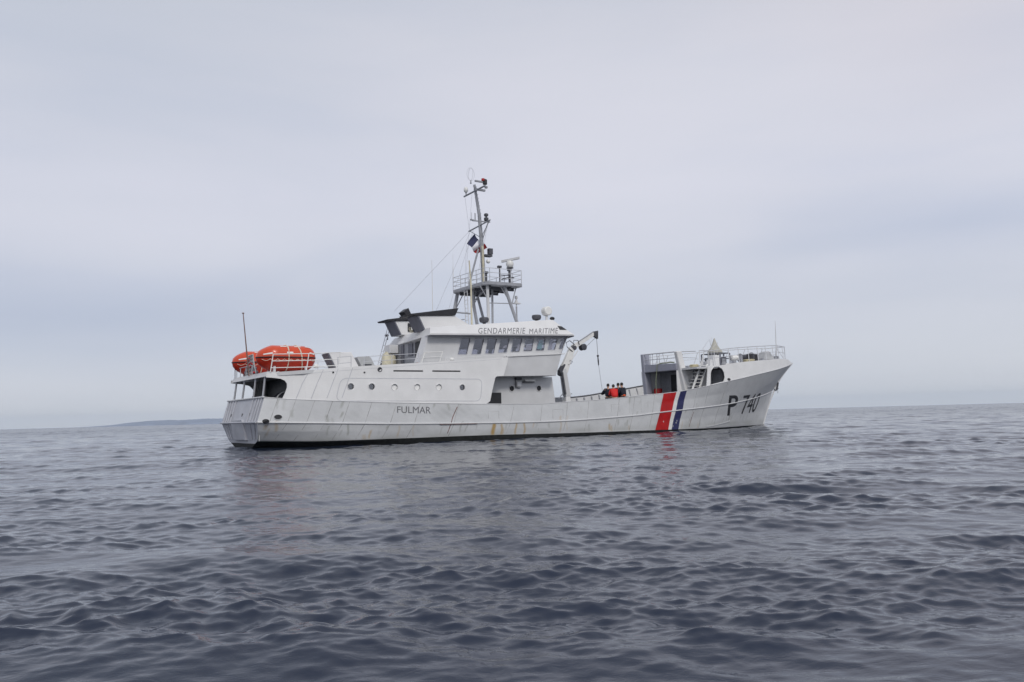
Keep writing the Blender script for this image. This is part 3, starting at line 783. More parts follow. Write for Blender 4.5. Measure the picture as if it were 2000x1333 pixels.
# roof with raked fascia
rb = [(8.36, -3.87, 5.02), (12.3, -3.87, 5.14), (16.95, -3.87, 5.27), (17.45, -2.6, 5.29), (17.7, 0, 5.3), (17.45, 2.6, 5.29), (16.95, 3.87, 5.27), (12.3, 3.87, 5.14), (9.75, 3.87, 5.08)]
rm = [(x+(.02 if i < 3 else 0), y, z+.05) for i, (x, y, z) in enumerate(rb)]
rt = [(8.72, -3.25, 5.46), (11.9, -3.22, 5.77), (16.0, -3.15, 6.16), (16.45, -1.9, 6.2), (16.6, 0, 6.2), (16.45, 1.9, 6.2), (16.0, 3.15, 6.16), (11.9, 3.22, 5.77), (9.9, 3.25, 5.58)]
roof = MB().prism(rb, rm).prism(rm, rt).build('wheelhouse_roof', M['paint2'], ship, bevel=.01)
mb = MB(); mb.tube([(8.37, -3.84, 5.005), (12.3, -3.84, 5.12), (16.95, -3.84, 5.25), (17.45, -2.55, 5.27)], .022, 5); mb.build('drip_rail', M['slate'], roof)
def fas(x, z):
    zb = 5.07+.0285*(x-8.4); zt = float(np.interp(x, [8.72, 11.9, 16.0, 16.6], [5.46, 5.77, 6.16, 6.05]))
    t = (z-zb)/(zt-zb)
    return 3.87+(3.235-3.87)*t
plate([(8.42, 5.09), (12.3, 5.20), (16.9, 5.33), (16.02, 6.14), (11.9, 5.75), (8.76, 5.44)], [], lambda x, z: fas(x, z)+.03, .04, 'roof_fascia', M['paint2'], roof, step=.5)
fas2 = lambda x, z: fas(x, z)+.03
lettering('lettering', 'GENDARMERIE', (11.03, 5.18), (13.79, 5.27), (11.27, 5.50), (14.03, 5.61), fas2, M['letter_grey'], roof, 0, 1.14, .008)['label'] = 'dark grey capitals along the fascia'
lettering('lettering', 'MARITIME', (14.06, 5.28), (15.88, 5.36), (14.25, 5.56), (16.10, 5.69), fas2, M['letter_grey'], roof, 0, 1.14, .008)['label'] = 'dark grey capitals at the forward end of the fascia'
VP = [(16.16, 5.58), (16.62, 5.59), (16.40, 5.79), (16.13, 5.80)]
MB().prism([(x, -(fas(x, z)+.05), z) for x, z in VP], [(x, -(fas(x, z)-.02), z) for x, z in VP]).build('roof_vent', M['black'], roof)

# aft alcove of the wheelhouse
MB().prism([(8.06, -3.40, 3.75), (8.06, -2.8, 3.78), (8.5, -2.8, 5.04), (8.5, -3.40, 5.02)], [(8.12, -3.40, 3.75), (8.12, -2.8, 3.78), (8.56, -2.8, 5.04), (8.56, -3.40, 5.02)]).build('alcove_return', M['paint'], ship)
MB().prism([(9.35, -3.42, 3.75), (9.35, 3.3, 3.75), (9.35, 3.3, 5.12), (9.35, -3.42, 5.06)], [(9.45, -3.42, 3.75), (9.45, 3.3, 3.75), (9.45, 3.3, 5.12), (9.45, -3.42, 5.06)]).build('wheelhouse_aft_wall', M['mast'], ship)
MB().box(9.30, 9.35, -.95, -.45, 3.95, 5.0).build('aft_door', M['black'], ship)
MB().box(9.30, 9.35, -.15, .35, 4.35, 4.98).build('aft_window', M['slate'], ship)
MB().box(9.30, 9.35, .9, 1.25, 3.95, 5.0).build('aft_door', M['slate'], ship)
MB().lathe([(.38, 0), (.40, .1), (.36, .75), (.2, .95)], (8.95, 1.95, 3.75), 14).build('canvas_bundle', M['cream'], ship, smooth=True)
MB().box(8.8, 9.3, 1.5, 2.2, 4.6, 5.05).build('aft_locker', M['paint'], ship, bevel=.02)
MB().box(8.6, 9.2, .1, 1.3, 3.72, 3.86).build('deck_hatch', M['black'], ship)
for k in range(9):
    t = k/8
    MB().box(9.0+.5*t-.03, 9.0+.5*t+.03, 3.0, 3.25, 4.0+1.15*t-.05, 4.0+1.15*t+.05).build('fairlead', M['black'], ship) if k % 1 == 0 else None
mb = MB(); mb.tube([(9.0, 3.2, 3.8), (9.55, 3.2, 5.15)], .05, 6); mb.build('alcove_stanchion', M['black'], ship)
mb = MB()
for dy in (0, .3):
    mb.bar((8.70, 2.75+dy, 3.75), (9.42, 2.75+dy, 6.2), .018)
for k in range(8):
    t = (k+.5)/8; mb.bar((8.70+.72*t, 2.75, 3.75+2.45*t), (8.70+.72*t, 3.05, 3.75+2.45*t), .012)
mb.build('aft_ladder', M['railing'], ship)
for y in (-1.4, -1.9):
    o = MB().tube([(9.0, y+.14*math.cos(a), 4.02+.17*math.sin(a)) for a in np.linspace(0, 2*math.pi, 17)[:-1]], .05, 8, closed=True).build('lifebuoy', M['life_orange'], None, smooth=True)
    o.matrix_world = SHIP
    tag(o, 'orange ring lifebuoy hung behind the small rail of the wheelhouse alcove, '+('nearer the door' if y == -1.4 else 'nearer the ship side'), 'lifebuoy', 'lifebuoys in the wheelhouse alcove')
def railing(name, pts, h, rails, m=None, r=.018, step=.9, lean=(0, 0), parent=None):
    """stanchions and horizontal rails over a polyline of deck points"""
    mb = MB(); P = [Vector(p) for p in pts]
    for f in rails:
        mb.tube([p+Vector((lean[0]*f, lean[1]*f, h*f)) for p in P], r, 6)
    for a, b in zip(P[:-1], P[1:]):
        n = max(1, round((b-a).length/step))
        for i in range(n+1):
            q = a+(b-a)*i/n
            mb.bar(q, q+Vector((lean[0], lean[1], h)), r*1.1)
    return mb.build(name, m or M['railing'], parent or ship)
railing('railing', [(8.0, -3.72, 3.72), (8.95, -3.72, 3.78)], .48, (1, .5), M['white'], .02, .9, (.18, 0))
railing('railing', [(9.2, -3.82, 3.80), (12.6, -3.82, 4.02)], .14, (1,), M['paint2'], .015, 1.7)
railing('railing', [(5.2, -3.55, 3.5), (7.9, -3.6, 3.70)], .46, (1, .5), None, .014, 1.3)
railing('railing', [(1.3, 3.0, 3.35), (8.3, 3.4, 3.75)], .62, (1, .5), None, .014, 1.4)
MB().ball((9.55, -3.85, 3.88), (.14, .1, .09)).build('deck_light', M['white'], ship, smooth=True)
MB().ball((3.05, -3.3, 3.52), (.12, .12, .1)).build('deck_light', M['white'], ship, smooth=True)

# boat deck fittings
cas = MB().prism([(4.30, -2.6, 3.40), (5.38, -2.6, 3.50), (4.98, -2.6, 4.24), (3.90, -2.6, 4.20)], [(4.30, -1.75, 3.40), (5.38, -1.75, 3.50), (4.98, -1.75, 4.24), (3.90, -1.75, 4.20)]).build('vent_casing', M['paint2'], ship, bevel=.02)
MB().prism([(4.25, -2.58, 3.40), (4.29, -2.58, 3.40), (3.89, -2.58, 4.18), (3.85, -2.58, 4.16)], [(4.25, -1.8, 3.40), (4.29, -1.8, 3.40), (3.89, -1.8, 4.18), (3.85, -1.8, 4.16)]).build('vent_louvre', M['slate'], cas)
sk = MB().prism(*[[(x, y, z) for x, z in rpoly([(5.66, 3.5), (6.32, 3.55), (6.05, 4.08), (5.36, 4.06)], .12)] for y in (-2.3, -1.5)]).build('skylight', M['tarp'], ship)
MB().box(5.7, 6.1, -2.31, -2.3, 3.58, 3.72).build('skylight_vent', M['dark_metal'], sk)
MB().bar((6.32, -1.9, 3.5), (6.05, -1.9, 4.1), .02).build('skylight_stay', M['dark_metal'], sk)
# aft rails round the rafts
railing('railing', [(1.15, -3.0, 3.25), (2.6, -3.35, 3.28), (4.0, -3.45, 3.36)], .78, (1, .62, .25), M['white'], .020, 1.3, (.12, 0))
railing('railing', [(4.0, -3.45, 3.36), (4.6, -3.5, 3.42)], .55, (1, .5), None, .014, .6)
railing('railing', [(1.1, 2.55, 3.3), (1.1, -.4, 3.3)], .42, (1,), None, .02, 1.0)
st = MB().tube([(1.02, -.2, 3.25), (.98, -.2, 3.6), (.74, -.2, 6.1)], [.035, .035, .02], 8).build('flagstaff', M['wood'], ship, smooth=True)
MB().ball((.74, -.2, 6.12), (.06, .06, .03)).build('truck', M['wood'], st)

# funnels: raked legs, pale casing, black cap
def funnel(dx, dz, y0, y1):
    t = lambda P: [(x+dx, z+dz) for x, z in P]
    f = MB().pxz(t([(8.9, 5.4), (8.56, 6.12), (10.57, 6.22), (11.53, 5.74), (11.4, 5.4)]), y0+.03, y1-.03).build('funnel', M['paint2'], ship, bevel=.02)
    MB().pxz(t([(8.07, 6.18), (10.76, 6.60), (10.58, 6.24), (8.14, 6.11)]), y0-.06, y1+.06).build('funnel_cap', M['black'], f)
    MB().pxz(t([(8.49, 6.12), (8.56, 6.13), (8.93, 5.40), (8.86, 5.40)]), y0, y1).build('funnel_leg', M['slate'], f)
    return f
funnel(0, 0, -2.4, -1.25)
fp_ = funnel(.45, .17, 1.25, 2.4)
MB().prism([(9.62, 1.5, 6.84), (9.80, 1.5, 6.62), (10.08, 1.5, 6.74), (9.92, 1.5, 7.06)], [(9.62, 2.1, 6.84), (9.80, 2.1, 6.62), (10.08, 2.1, 6.74), (9.92, 2.1, 7.06)]).build('exhaust_outlet', M['black'], fp_)
MB().box(9.75, 10.1, 1.55, 2.05, 6.3, 6.72).build('exhaust_trunk', M['mast'], fp_)
MB().box(9.75, 9.93, 1.22, 1.27, 5.75, 6.2).build('funnel_slot', M['black'], fp_)
MB().bar((10.7, -1.9, 6.47), (12.1, -1.3, 6.52), .045).build('exhaust_pipe', M['mast'], ship)
mb = MB(); mb.lathe([(.1, 0), (.08, .12)], (8.75, -1.2, 5.42)); mb.ball((8.66, -1.2, 5.6), (.07, .07, .1)); mb.build('deck_lamp', M['cream'], ship, smooth=True)
mb = MB(); mb.bar((9.55, 3.4, 5.5), (9.55, 3.4, 5.68), .03); mb.ball((9.5, 3.4, 5.75), (.12, .1, .08)); mb.build('deck_lamp', M['dark_metal'], ship, smooth=True)
# ---------------------------------------------------------------- mast platform and mast
pl = [(12.75, -1.55), (13.0, -1.85), (14.95, -1.95), (15.15, -1.75), (15.15, 1.6), (14.95, 1.8), (13.0, 1.85), (12.75, 1.6)]
plat = MB().prism([(x, y, 8.07) for x, y in pl], [(x, y, 8.23) for x, y in pl]).build('mast_platform', M['mast'], ship)
mb = MB()
for y in (-1.2, -.4, .4, 1.2): mb.box(12.95, 14.95, y-.05, y+.05, 7.9, 8.068)
for x in (13.2, 14.5): mb.box(x-.05, x+.05, -1.6, 1.5, 7.93, 8.066)
mb.build('platform_beam', M['dark_metal'], plat)
mb = MB()
rp = [(12.8, -1.7), (13.05, -1.82), (15.05, -1.85), (15.1, 1.6), (12.82, 1.7), (12.8, -1.7)]
P3 = [(x, y, 8.23) for x, y in rp]
for h in (.24, .48, .72): mb.tube([(x, y, z+h) for x, y, z in P3], .015, 6)
for a, b in zip(P3[:-1], P3[1:]):
    n = 4 if abs(a[1]-b[1]) > 1 else (3 if abs(a[0]-b[0]) > 1 else 1)
    for i in range(n): mb.bar([a[k]+(b[k]-a[k])*i/n for k in range(3)], [a[k]+(b[k]-a[k])*i/n+(.72 if k == 2 else 0) for k in range(3)], .02)
mb.build('platform_railing', M['railing'], plat)
legs = [((13.09, -1.5, 8.1), (13.12, -1.5, 5.8), .085, 'paint'), ((13.83, -.8, 8.1), (13.80, -.8, 5.8), .06, 'mast'), ((14.09, -1.6, 8.1), (14.90, -1.6, 6.02), .09, 'mast'), ((13.09, 1.7, 8.1), (12.55, 1.7, 5.7), .10, 'mast'),
        ((13.05, 0, 8.1), (13.12, 0, 7.2), .09, 'mast'), ((13.12, 0, 7.2), (13.35, 0, 5.9), .09, 'mast'), ((14.3, 1.6, 8.1), (14.9, 1.6, 6.02), .08, 'mast')]
for a, b, r, m in legs:
    MB().bar(a, b, r, 10).build('mast_leg', M[m], ship, smooth=True)
mb = MB()
for a, b in [((13.85, -1.6, 8.05), (14.42, -1.6, 7.25)), ((14.85, -1.6, 8.05), (14.55, -1.6, 7.1)), ((13.12, -1.5, 7.12), (14.45, -1.6, 7.15)), ((12.6, -1.5, 8.05), (13.1, -1.5, 7.3)), ((13.65, 0, 8.05), (13.13, 0, 7.25)), ((13.3, 0, 8.05), (13.15, 0, 7.4)),
             ((13.4, 1.6, 8.05), (12.85, 1.7, 7.0)), ((13.5, -.8, 8.05), (13.15, 0, 7.45)), ((12.62, 1.7, 6.45), (12.75, 0.4, 6.45))]:
    MB().bar(a, b, .028).build('mast_brace', M['mast'], ship)
mb = MB()
for y in (.10, .42): mb.bar((12.85, y, 5.85), (12.78, y, 8.1), .022)
for k in range(10): mb.bar((12.85-.07*k/10, .10, 5.95+.22*k), (12.85-.07*k/10, .42, 5.95+.22*k), .014)
mb.build('mast_ladder', M['paint'], ship)
MB().tube([(12.08, -1.5, 5.7), (12.08, -1.5, 8.0), (12.0, -1.5, 9.3)], [.05, .045, .035], 8).build('whip_antenna', M['cream'], ship, smooth=True)

mast = MB().tube([(13.8, 0, 8.2), (13.76, 0, 9.6), (13.70, 0, 10.9), (13.60, 0, 12.3), (13.45, 0, 13.2), (13.33, 0, 13.95)], [.13, .12, .11, .095, .08, .07], 10).build('mast', M['mast'], ship, smooth=True)
MB().tube([(13.70, -.17, 8.2), (13.66, -.17, 10.5)], .07, 8).build('cable_duct', M['cream'], mast, smooth=True)
mb = MB()
for k in range(26):
    z = 8.5+k*.21
    x = float(np.interp(z, [8.2, 10.9, 12.3, 13.95], [13.8, 13.7, 13.6, 13.33]))
    mb.bar((x, -.15, z), (x+.02, .15, z), .014); mb.bar((x-.13, 0, z+.1), (x+.13, 0, z+.1), .012)
mb.build('mast_rung', M['mast'], mast)
MB().bar((13.50, 0, 10.35), (12.95, .25, 8.2), .055, 8).build('mast_stay_leg', M['mast'], mast)
yd = MB().tube([(13.33, 1.15, 13.56), (13.35, -1.1, 13.62)], .05, 8).build('upper_yard', M['mast'], mast)
MB().box(13.3, 13.95, -.16, -.04, 13.62, 13.72).build('yard_bracket', M['mast'], yd)
MB().box(13.1, 13.75, -.5, -.4, 13.98, 14.06).build('yard_bracket', M['mast'], yd)
MB().tube([(13.34, .95, 13.60), (13.34, .95, 13.72)], .03).build('dome_stem', M['dark_metal'], yd)
MB().ball((13.34, .95, 13.90), (.13, .13, .18)).build('satellite_dome', M['white'], yd, smooth=True)
MB().lathe([(.08, 0), (.12, .02), (.12, .26), (.08, .30)], (13.4, -1.0, 13.7), 12).build('navigation_light', M['black'], yd)
MB().lathe([(.09, 0), (.09, .12)], (13.28, -1.0, 13.9), 12).build('navigation_light', M['red'], yd)['label'] = 'red navigation light'
MB().lathe([(.09, 0), (.09, .10)], (13.65, -.7, 13.62), 12).build('navigation_light', M['mast'], yd)
lp = MB()
for rot in (0, math.pi/2):
    lp.tube([(13.28+.24*math.cos(a)*math.cos(rot), .3+.24*math.cos(a)*math.sin(rot), 14.62+.36*math.sin(a)) for a in np.linspace(0, 2*math.pi, 25)[:-1]], .006, 5, closed=True)
lp.lathe([(.05, 0), (.03, .2)], (13.28, .3, 14.08), 8)
lp.build('loop_antenna', M['mast'], mast)
y2 = MB().tube([(13.62, 1.2, 11.6), (13.62, -1.1, 11.75)], .04, 8).build('lower_yard', M['mast'], mast)
mb = MB(); mb.tube([(13.15, 0, 11.9), (14.3, 0, 11.95)], .035); mb.tube([(13.15, .2, 12.0), (13.5, .2, 11.98)], .05); mb.build('fore_aft_yard', M['mast'], mast)
mb = MB(); mb.bar((14.15, 0, 11.9), (13.78, 0, 10.9), .03); mb.bar((13.62, 1.1, 11.6), (13.68, 0, 11.0), .02); mb.bar((13.62, -1.0, 11.7), (13.68, 0, 11.0), .02); mb.build('yard_brace', M['mast'], mast)
mb = MB(); mb.lathe([(.11, 0), (.13, .03), (.13, .16), (.05, .18), (.05, .24), (.12, .26), (.12, .38), (.04, .42)], (14.05, 0, 12.0), 12); mb.build('light_stack', M['dark_metal'], mast)
mb = MB(); mb.bar((13.1, 0, 11.9), (13.1, 0, 12.35), .012); mb.bar((13.45, .2, 12.0), (13.45, .2, 12.4), .03); mb.build('stub_antenna', M['mast'], mast)
h = MB().box(13.8, 14.28, -.2, .1, 9.95, 10.05).build('horn_bracket', M['dark_metal'], mast)
MB().box(14.1, 14.35, -.15, .05, 10.1, 10.42).build('horn', M['dark_metal'], h)
MB().ball((14.05, -.1, 9.68), .12).build('white_dome', M['white'], mast, smooth=True)
# platform equipment
rd = MB().tube([(15.0, -.8, 8.2), (15.0, -.8, 9.25)], .09, 10).build('radar_post', M['mast'], ship, smooth=True)
MB().lathe([(.2, 0), (.2, .04)], (15.02, -.8, 9.25), 14).build('radar_plate', M['dark_metal'], rd)
MB().lathe([(.13, 0), (.19, .08), (.22, .2), (.18, .33), (.1, .38)], (15.02, -.8, 9.29), 14).build('radar_turret', M['white'], rd, smooth=True)
mb = MB(); mb.hexa([(14.75, -.35, 9.64), (14.85, -.25, 9.64), (15.45, -1.15, 9.74), (15.35, -1.25, 9.74)], [(14.75, -.35, 9.76), (14.85, -.25, 9.76), (15.45, -1.15, 9.86), (15.35, -1.25, 9.86)]); mb.build('radar_scanner', M['paint'], rd)
for x, y, z1, r in [(13.75, -1.7, 9.1, .03), (14.45, -1.6, 9.0, .05), (13.4, -.9, 8.9, .06)]:
    mb = MB(); mb.bar((x, y, 8.2), (x, y, z1), r); mb.box(x-.1, x+.1, y-.08, y+.08, z1-.08, z1+.03); mb.build('platform_fitting', M['dark_metal'], ship)
mb = MB(); mb.tube([(14.0, -1.5, 8.45), (14.5, -1.5, 8.6), (14.8, -1.5, 8.6)], .035); mb.tube([(14.0, -1.4, 8.7), (14.7, -1.3, 8.75)], .025); mb.build('platform_fitting', M['dark_metal'], ship)
for x, y, z0, z1, r in [(12.82, 1.7, 8.9, 9.6, .018), (12.95, 1.9, 8.9, 10.4, .010), (11.6, 1.9, 6.3, 9.9, .022), (14.5, 1.5, 8.9, 10.3, .010), (13.3, 1.7, 8.9, 9.3, .012)]:
    MB().tube([(x, y, z0), (x, y, z1)], [r, r*.6], 6).build('whip_antenna', M['paint2'], ship)
mb = MB()
for a, b in [((13.62, 1.15, 11.6), (9.3, 2.0, 6.9)), ((13.62, 1.0, 11.6), (11.4, 1.6, 6.5)), ((13.35, 1.1, 13.5), (13.62, 1.15, 11.7)), ((13.62, .7, 11.6), (12.1, 1.3, 6.6)), ((13.4, .4, 13.5), (12.95, .6, 8.3)), ((13.62, -.9, 11.7), (13.1, -.3, 8.3))]:
    mb.bar(a, b, .0065, 4)
mb.build('rigging_wire', M['mast'], ship)
# roof equipment
for x in (12.25, 15.55):
    mb = MB(); mb.lathe([(.10, 0), (.06, .06), (.22, .12), (.26, .24), (.24, .34), (.2, .36)], (x, -2.45, 5.83+.087*(x-12.25)), 14)
    o = mb.build('roof_floodlight', M['dark_metal'], ship, smooth=True)
s = MB().tube([(16.4, -2.2, 6.15), (16.4, -2.2, 6.5)], .07, 8).build('searchlight_stand', M['paint2'], ship)
MB().lathe([(.2, -.2), (.25, -.16), (.26, .16), (.2, .2)], (16.42, -2.2, 6.76), 16, 'Y').build('searchlight', M['white'], s, smooth=True)
MB().box(16.2, 16.5, -2.4, -2.1, 6.15, 6.24).build('stand_foot', M['mast'], s)
mb = MB(); mb.ball((17.0, -1.9, 6.42), (.16, .1, .1)); mb.bar((16.9, -1.9, 6.18), (17.0, -1.9, 6.4), .025); mb.build('bow_lamp', M['black'], ship)
o = MB().tube([(15.05, -1.3, 6.05), (15.05, -1.3, 7.05)], .045, 8).build('gps_post', M['mast'], ship)
mb = MB(); mb.box(14.85, 15.27, -1.42, -1.18, 7.2, 7.25); mb.bar((15.05, -1.3, 7.0), (15.05, -1.3, 7.2), .03); mb.lathe([(.12, 0), (.03, .2)], (15.05, -1.3, 7.25), 10); mb.ball((15.05, -1.3, 7.55), (.09, .09, .1)); mb.build('gps_antenna', M['paint'], o)

# ---------------------------------------------------------------- crane on the well deck
cy = -1.0
def zdk(x): return float(ZS(x))-.98
cr = MB().hexa([(18.25, cy-.22, zdk(18.4)), (18.75, cy-.22, zdk(18.6)), (18.75, cy+.22, zdk(18.6)), (18.25, cy+.22, zdk(18.4))], [(18.38, cy-.13, 2.2), (18.68, cy-.13, 2.2), (18.68, cy+.13, 2.2), (18.38, cy+.13, 2.2)]).build('deck_crane', M['paint2'], ship, bevel=.02)
MB().hexa([(18.34, cy-.15, 2.15), (18.72, cy-.15, 2.15), (18.72, cy+.15, 2.15), (18.34, cy+.15, 2.15)], [(18.12, cy-.13, 3.72), (18.46, cy-.13, 3.72), (18.46, cy+.13, 3.72), (18.12, cy+.13, 3.72)]).build('crane_post', M['paint'], cr, bevel=.02)
MB().bar((18.27, cy-.2, 2.25), (18.08, cy-.2, 3.5), .075, 8).build('hydraulic_ram', M['dark_metal'], cr, smooth=True)
MB().prism([(18.0, cy-.14, 3.4), (18.12, cy-.14, 3.3), (18.2, cy-.14, 3.6), (18.42, cy-.14, 3.95), (18.3, cy-.14, 3.98), (18.02, cy-.14, 3.62)], [(18.0, cy+.14, 3.4), (18.12, cy+.14, 3.3), (18.2, cy+.14, 3.6), (18.42, cy+.14, 3.95), (18.3, cy+.14, 3.98), (18.02, cy+.14, 3.62)]).build('crane_knee', M['dark_metal'], cr)
MB().hexa([(18.15, cy-.12, 3.75), (18.55, cy-.12, 3.45), (18.55, cy+.12, 3.45), (18.15, cy+.12, 3.75)], [(18.85, cy-.10, 4.98), (19.15, cy-.10, 4.78), (19.15, cy+.10, 4.78), (18.85, cy+.10, 4.98)]).build('crane_boom', M['white'], cr, bevel=.02)
MB().bar((18.62, cy-.14, 3.95), (19.3, cy-.14, 4.75), .03, 8).build('hydraulic_ram', M['paint2'], cr, smooth=True)
MB().lathe([(.13, -.14), (.13, .14)], (19.12, cy, 4.92), 12, 'Y').build('crane_joint', M['dark_metal'], cr)
mb = MB(); mb.tube([(18.95, cy-.12, 4.7), (18.55, cy-.14, 4.95), (18.5, cy-.14, 5.2), (18.75, cy-.14, 5.32), (19.1, cy-.14, 5.1)], .022, 6); mb.tube([(19.0, cy-.14, 5.0), (19.05, cy-.14, 5.35), (19.35, cy-.14, 5.35), (19.45, cy-.14, 5.1)], .022, 6); mb.build('hydraulic_hose', M['dark_metal'], cr)
MB().hexa([(19.1, cy-.10, 4.82), (19.0, cy-.10, 5.08), (19.0, cy+.10, 5.08), (19.1, cy+.10, 4.82)], [(20.72, cy-.07, 5.72), (20.65, cy-.07, 5.88), (20.65, cy+.07, 5.88), (20.72, cy+.07, 5.72)]).build('crane_jib', M['white'], cr, bevel=.01)
MB().bar((19.4, cy-.1, 5.28), (20.5, cy-.1, 5.88), .03, 6).build('hydraulic_ram', M['mast'], cr)
MB().lathe([(.14, -.16), (.19, -.15), (.19, -.1), (.12, -.09), (.12, .09), (.19, .1), (.19, .15), (.14, .16)], (19.78, cy-.02, 4.98), 16, 'Y').build('cable_winch', M['dark_metal'], cr, smooth=True)
MB().tube([(18.72, cy-.125, 4.15), (18.85, cy-.125, 4.22), (18.9, cy-.125, 4.1), (18.8, cy-.125, 4.0)], .02, 6).build('boom_marking', M['blue'], cr)
MB().hexa([(20.6, cy-.09, 5.66), (20.6, cy+.09, 5.66), (20.9, cy+.09, 5.5), (20.9, cy-.09, 5.5)], [(20.6, cy-.09, 5.92), (20.6, cy+.09, 5.92), (20.92, cy+.09, 5.98), (20.92, cy-.09, 5.98)]).build('jib_head', M['dark_metal'], cr)
mb = MB(); mb.bar((20.85, cy, 5.6), (20.90, cy, 4.55), .012); mb.bar((20.93, cy, 3.95), (21.14, cy, 2.5), .008); mb.bar((20.75, cy, 5.55), (19.95, cy, 4.95), .010); mb.build('hoist_cable', M['dark_metal'], cr)
mb = MB(); mb.ball((20.90, cy, 4.5), .07); mb.tube([(20.90, cy, 4.45), (20.92, cy, 4.2), (20.93, cy, 3.95)], [.03, .045, .03], 6); mb.build('hoist_hook', M['dark_metal'], cr)
mb = MB()
for x, z0, r, h in [(17.5, .78, .14, 1.32), (18.0, .8, .1, 1.3)]:
    mb.lathe([(r, 0), (r, h), (r*1.5, h+.01), (r*1.5, h+.07)], (x, 1.2, z0), 12)
mb.build('bollard', M['dark_metal'], ship)
mb = MB(); mb.box(20.1, 20.7, 1.5, 2.4, 1.0, 2.18); mb.tube([(19.9, 1.6, 2.1), (20.3, 1.5, 2.55), (20.4, 1.5, 2.2), (20.9, 1.6, 2.4)], .03, 6); mb.build('deck_winch', M['mast'], ship)

# ---------------------------------------------------------------- forecastle
ZF = pch([(26.0, 3.78), (28.1, 3.85), (29.5, 4.02), (31.8, 4.22), (34, 4.38), (36.3, 4.54), (38.4, 4.58), (39.93, 4.42)])
def yf(x, z): return max(.0, float(FS(x))-.01-.16*max(0, z-float(ZS(x))))
tops = [(float(x), float(ZF(x))) for x in np.linspace(39.7, 26.95, 24)]
bots = [(float(x), float(ZS(x))+.0) for x in np.linspace(26.55, 39.7, 24)]
arch = [(26.86, 2.66), (27.02, 3.2), (27.2, 3.55), (27.5, 3.76), (27.95, 3.78), (28.25, 3.65), (28.4, 3.40), (28.37, 3.1), (28.22, 2.88)]
fsh = plate(bots+tops, [arch[::-1]], yf, .05, 'forecastle_side', M['paint2'], ship, step=.6)
plate([p for p in bots if p[0] > 28.6]+[p for p in tops if p[0] > 28.6], [], yf, .05, 'forecastle_side', M['paint2'], ship, side=1, step=.6)
MB().tube([(x, -yf(x, z)-.005, z) for x, z in arch], .02, 6).build('arch_rim', M['paint2'], fsh)
disc_h = MB(); c = [(28.75+.15*math.cos(a), 3.0+.085*math.sin(a)) for a in np.linspace(0, 6.283, 15)[:-1]]
disc_h.prism([(a, -yf(a, b)-.02, b) for a, b in c], [(a, -yf(a, b)+.02, b) for a, b in c]); disc_h.build('hawse_pipe', M['black'], fsh)
mb = MB()
dk = [(float(x), max(.01, yf(float(x), float(ZF(x)))-.05), float(ZF(x))) for x in np.linspace(26.0, 39.5, 24)]
pt = lambda x, y: y if x > 28.8 else .48
mb.prism([(x, -y, z-.16) for x, y, z in dk]+[(x, pt(x, y), z-.16) for x, y, z in dk[::-1]], [(x, -y, z-.05) for x, y, z in dk]+[(x, pt(x, y), z-.05) for x, y, z in dk[::-1]])
mb.build('forecastle_deck', M['paint'], ship)
FY = -2.45
MB().box(25.83, 28.9, FY+.03, FY+.08, 1.4, 3.62).build('forecastle_house_side', M['paint2'], ship)
mb = MB(); mb.box(27.2, 27.28, FY, .45, 1.4, 3.65); mb.box(28.8, 28.9, -3.3, 3.5, 2.0, 3.66); mb.build('forecastle_bulkhead', M['mast'], ship)
MB().box(25.85, 28.8, .45, .5, 1.4, 4.1).build('forecastle_house_side', M['paint'], ship)
MB().box(27.16, 27.2, -1.35, -.55, 1.45, 3.45).build('forecastle_door', M['black'], ship)
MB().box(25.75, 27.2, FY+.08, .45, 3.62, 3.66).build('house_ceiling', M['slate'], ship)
MB().prism([(25.78, FY+.05, 3.66), (25.78, .48, 3.66), (25.78, .48, 4.12), (25.78, FY+.05, 4.04)], [(25.92, FY+.05, 3.66), (25.92, .48, 3.66), (25.92, .48, 4.12), (25.92, FY+.05, 4.04)]).build('forecastle_beam', M['bulk_shade'], ship)
MB().hexa([(25.8, .12, 1.4), (26.2, .12, 1.4), (26.2, .5, 1.4), (25.8, .5, 1.4)], [(25.72, .38, 4.80), (26.3, .38, 4.82), (26.3, .62, 4.82), (25.72, .62, 4.80)]).build('forecastle_pillar', M['bulk_shade'], ship, bevel=.03)
MB().hexa([(26.4, -2.75, 1.4), (26.95, -2.75, 1.4), (26.95, -2.42, 1.4), (26.4, -2.42, 1.4)], [(25.7, -2.6, 4.76), (26.15, -2.6, 4.78), (26.15, -2.33, 4.78), (25.7, -2.33, 4.76)]).build('forecastle_pillar', M['paint2'], ship, bevel=.04)
mb = MB()
mb.tube([(25.85, .45, 4.78), (25.85, -2.4, 4.74)], .035); mb.tube([(25.85, .45, 4.42), (25.85, -2.4, 4.38)], .022)
for y in (-.15, -.35, -.75, -.95, -1.45): mb.bar((25.85, y, 4.06), (25.85, y+(.2 if y == -1.45 else 0), 4.76), .022)
mb.build('forecastle_railing', M['railing'], ship)
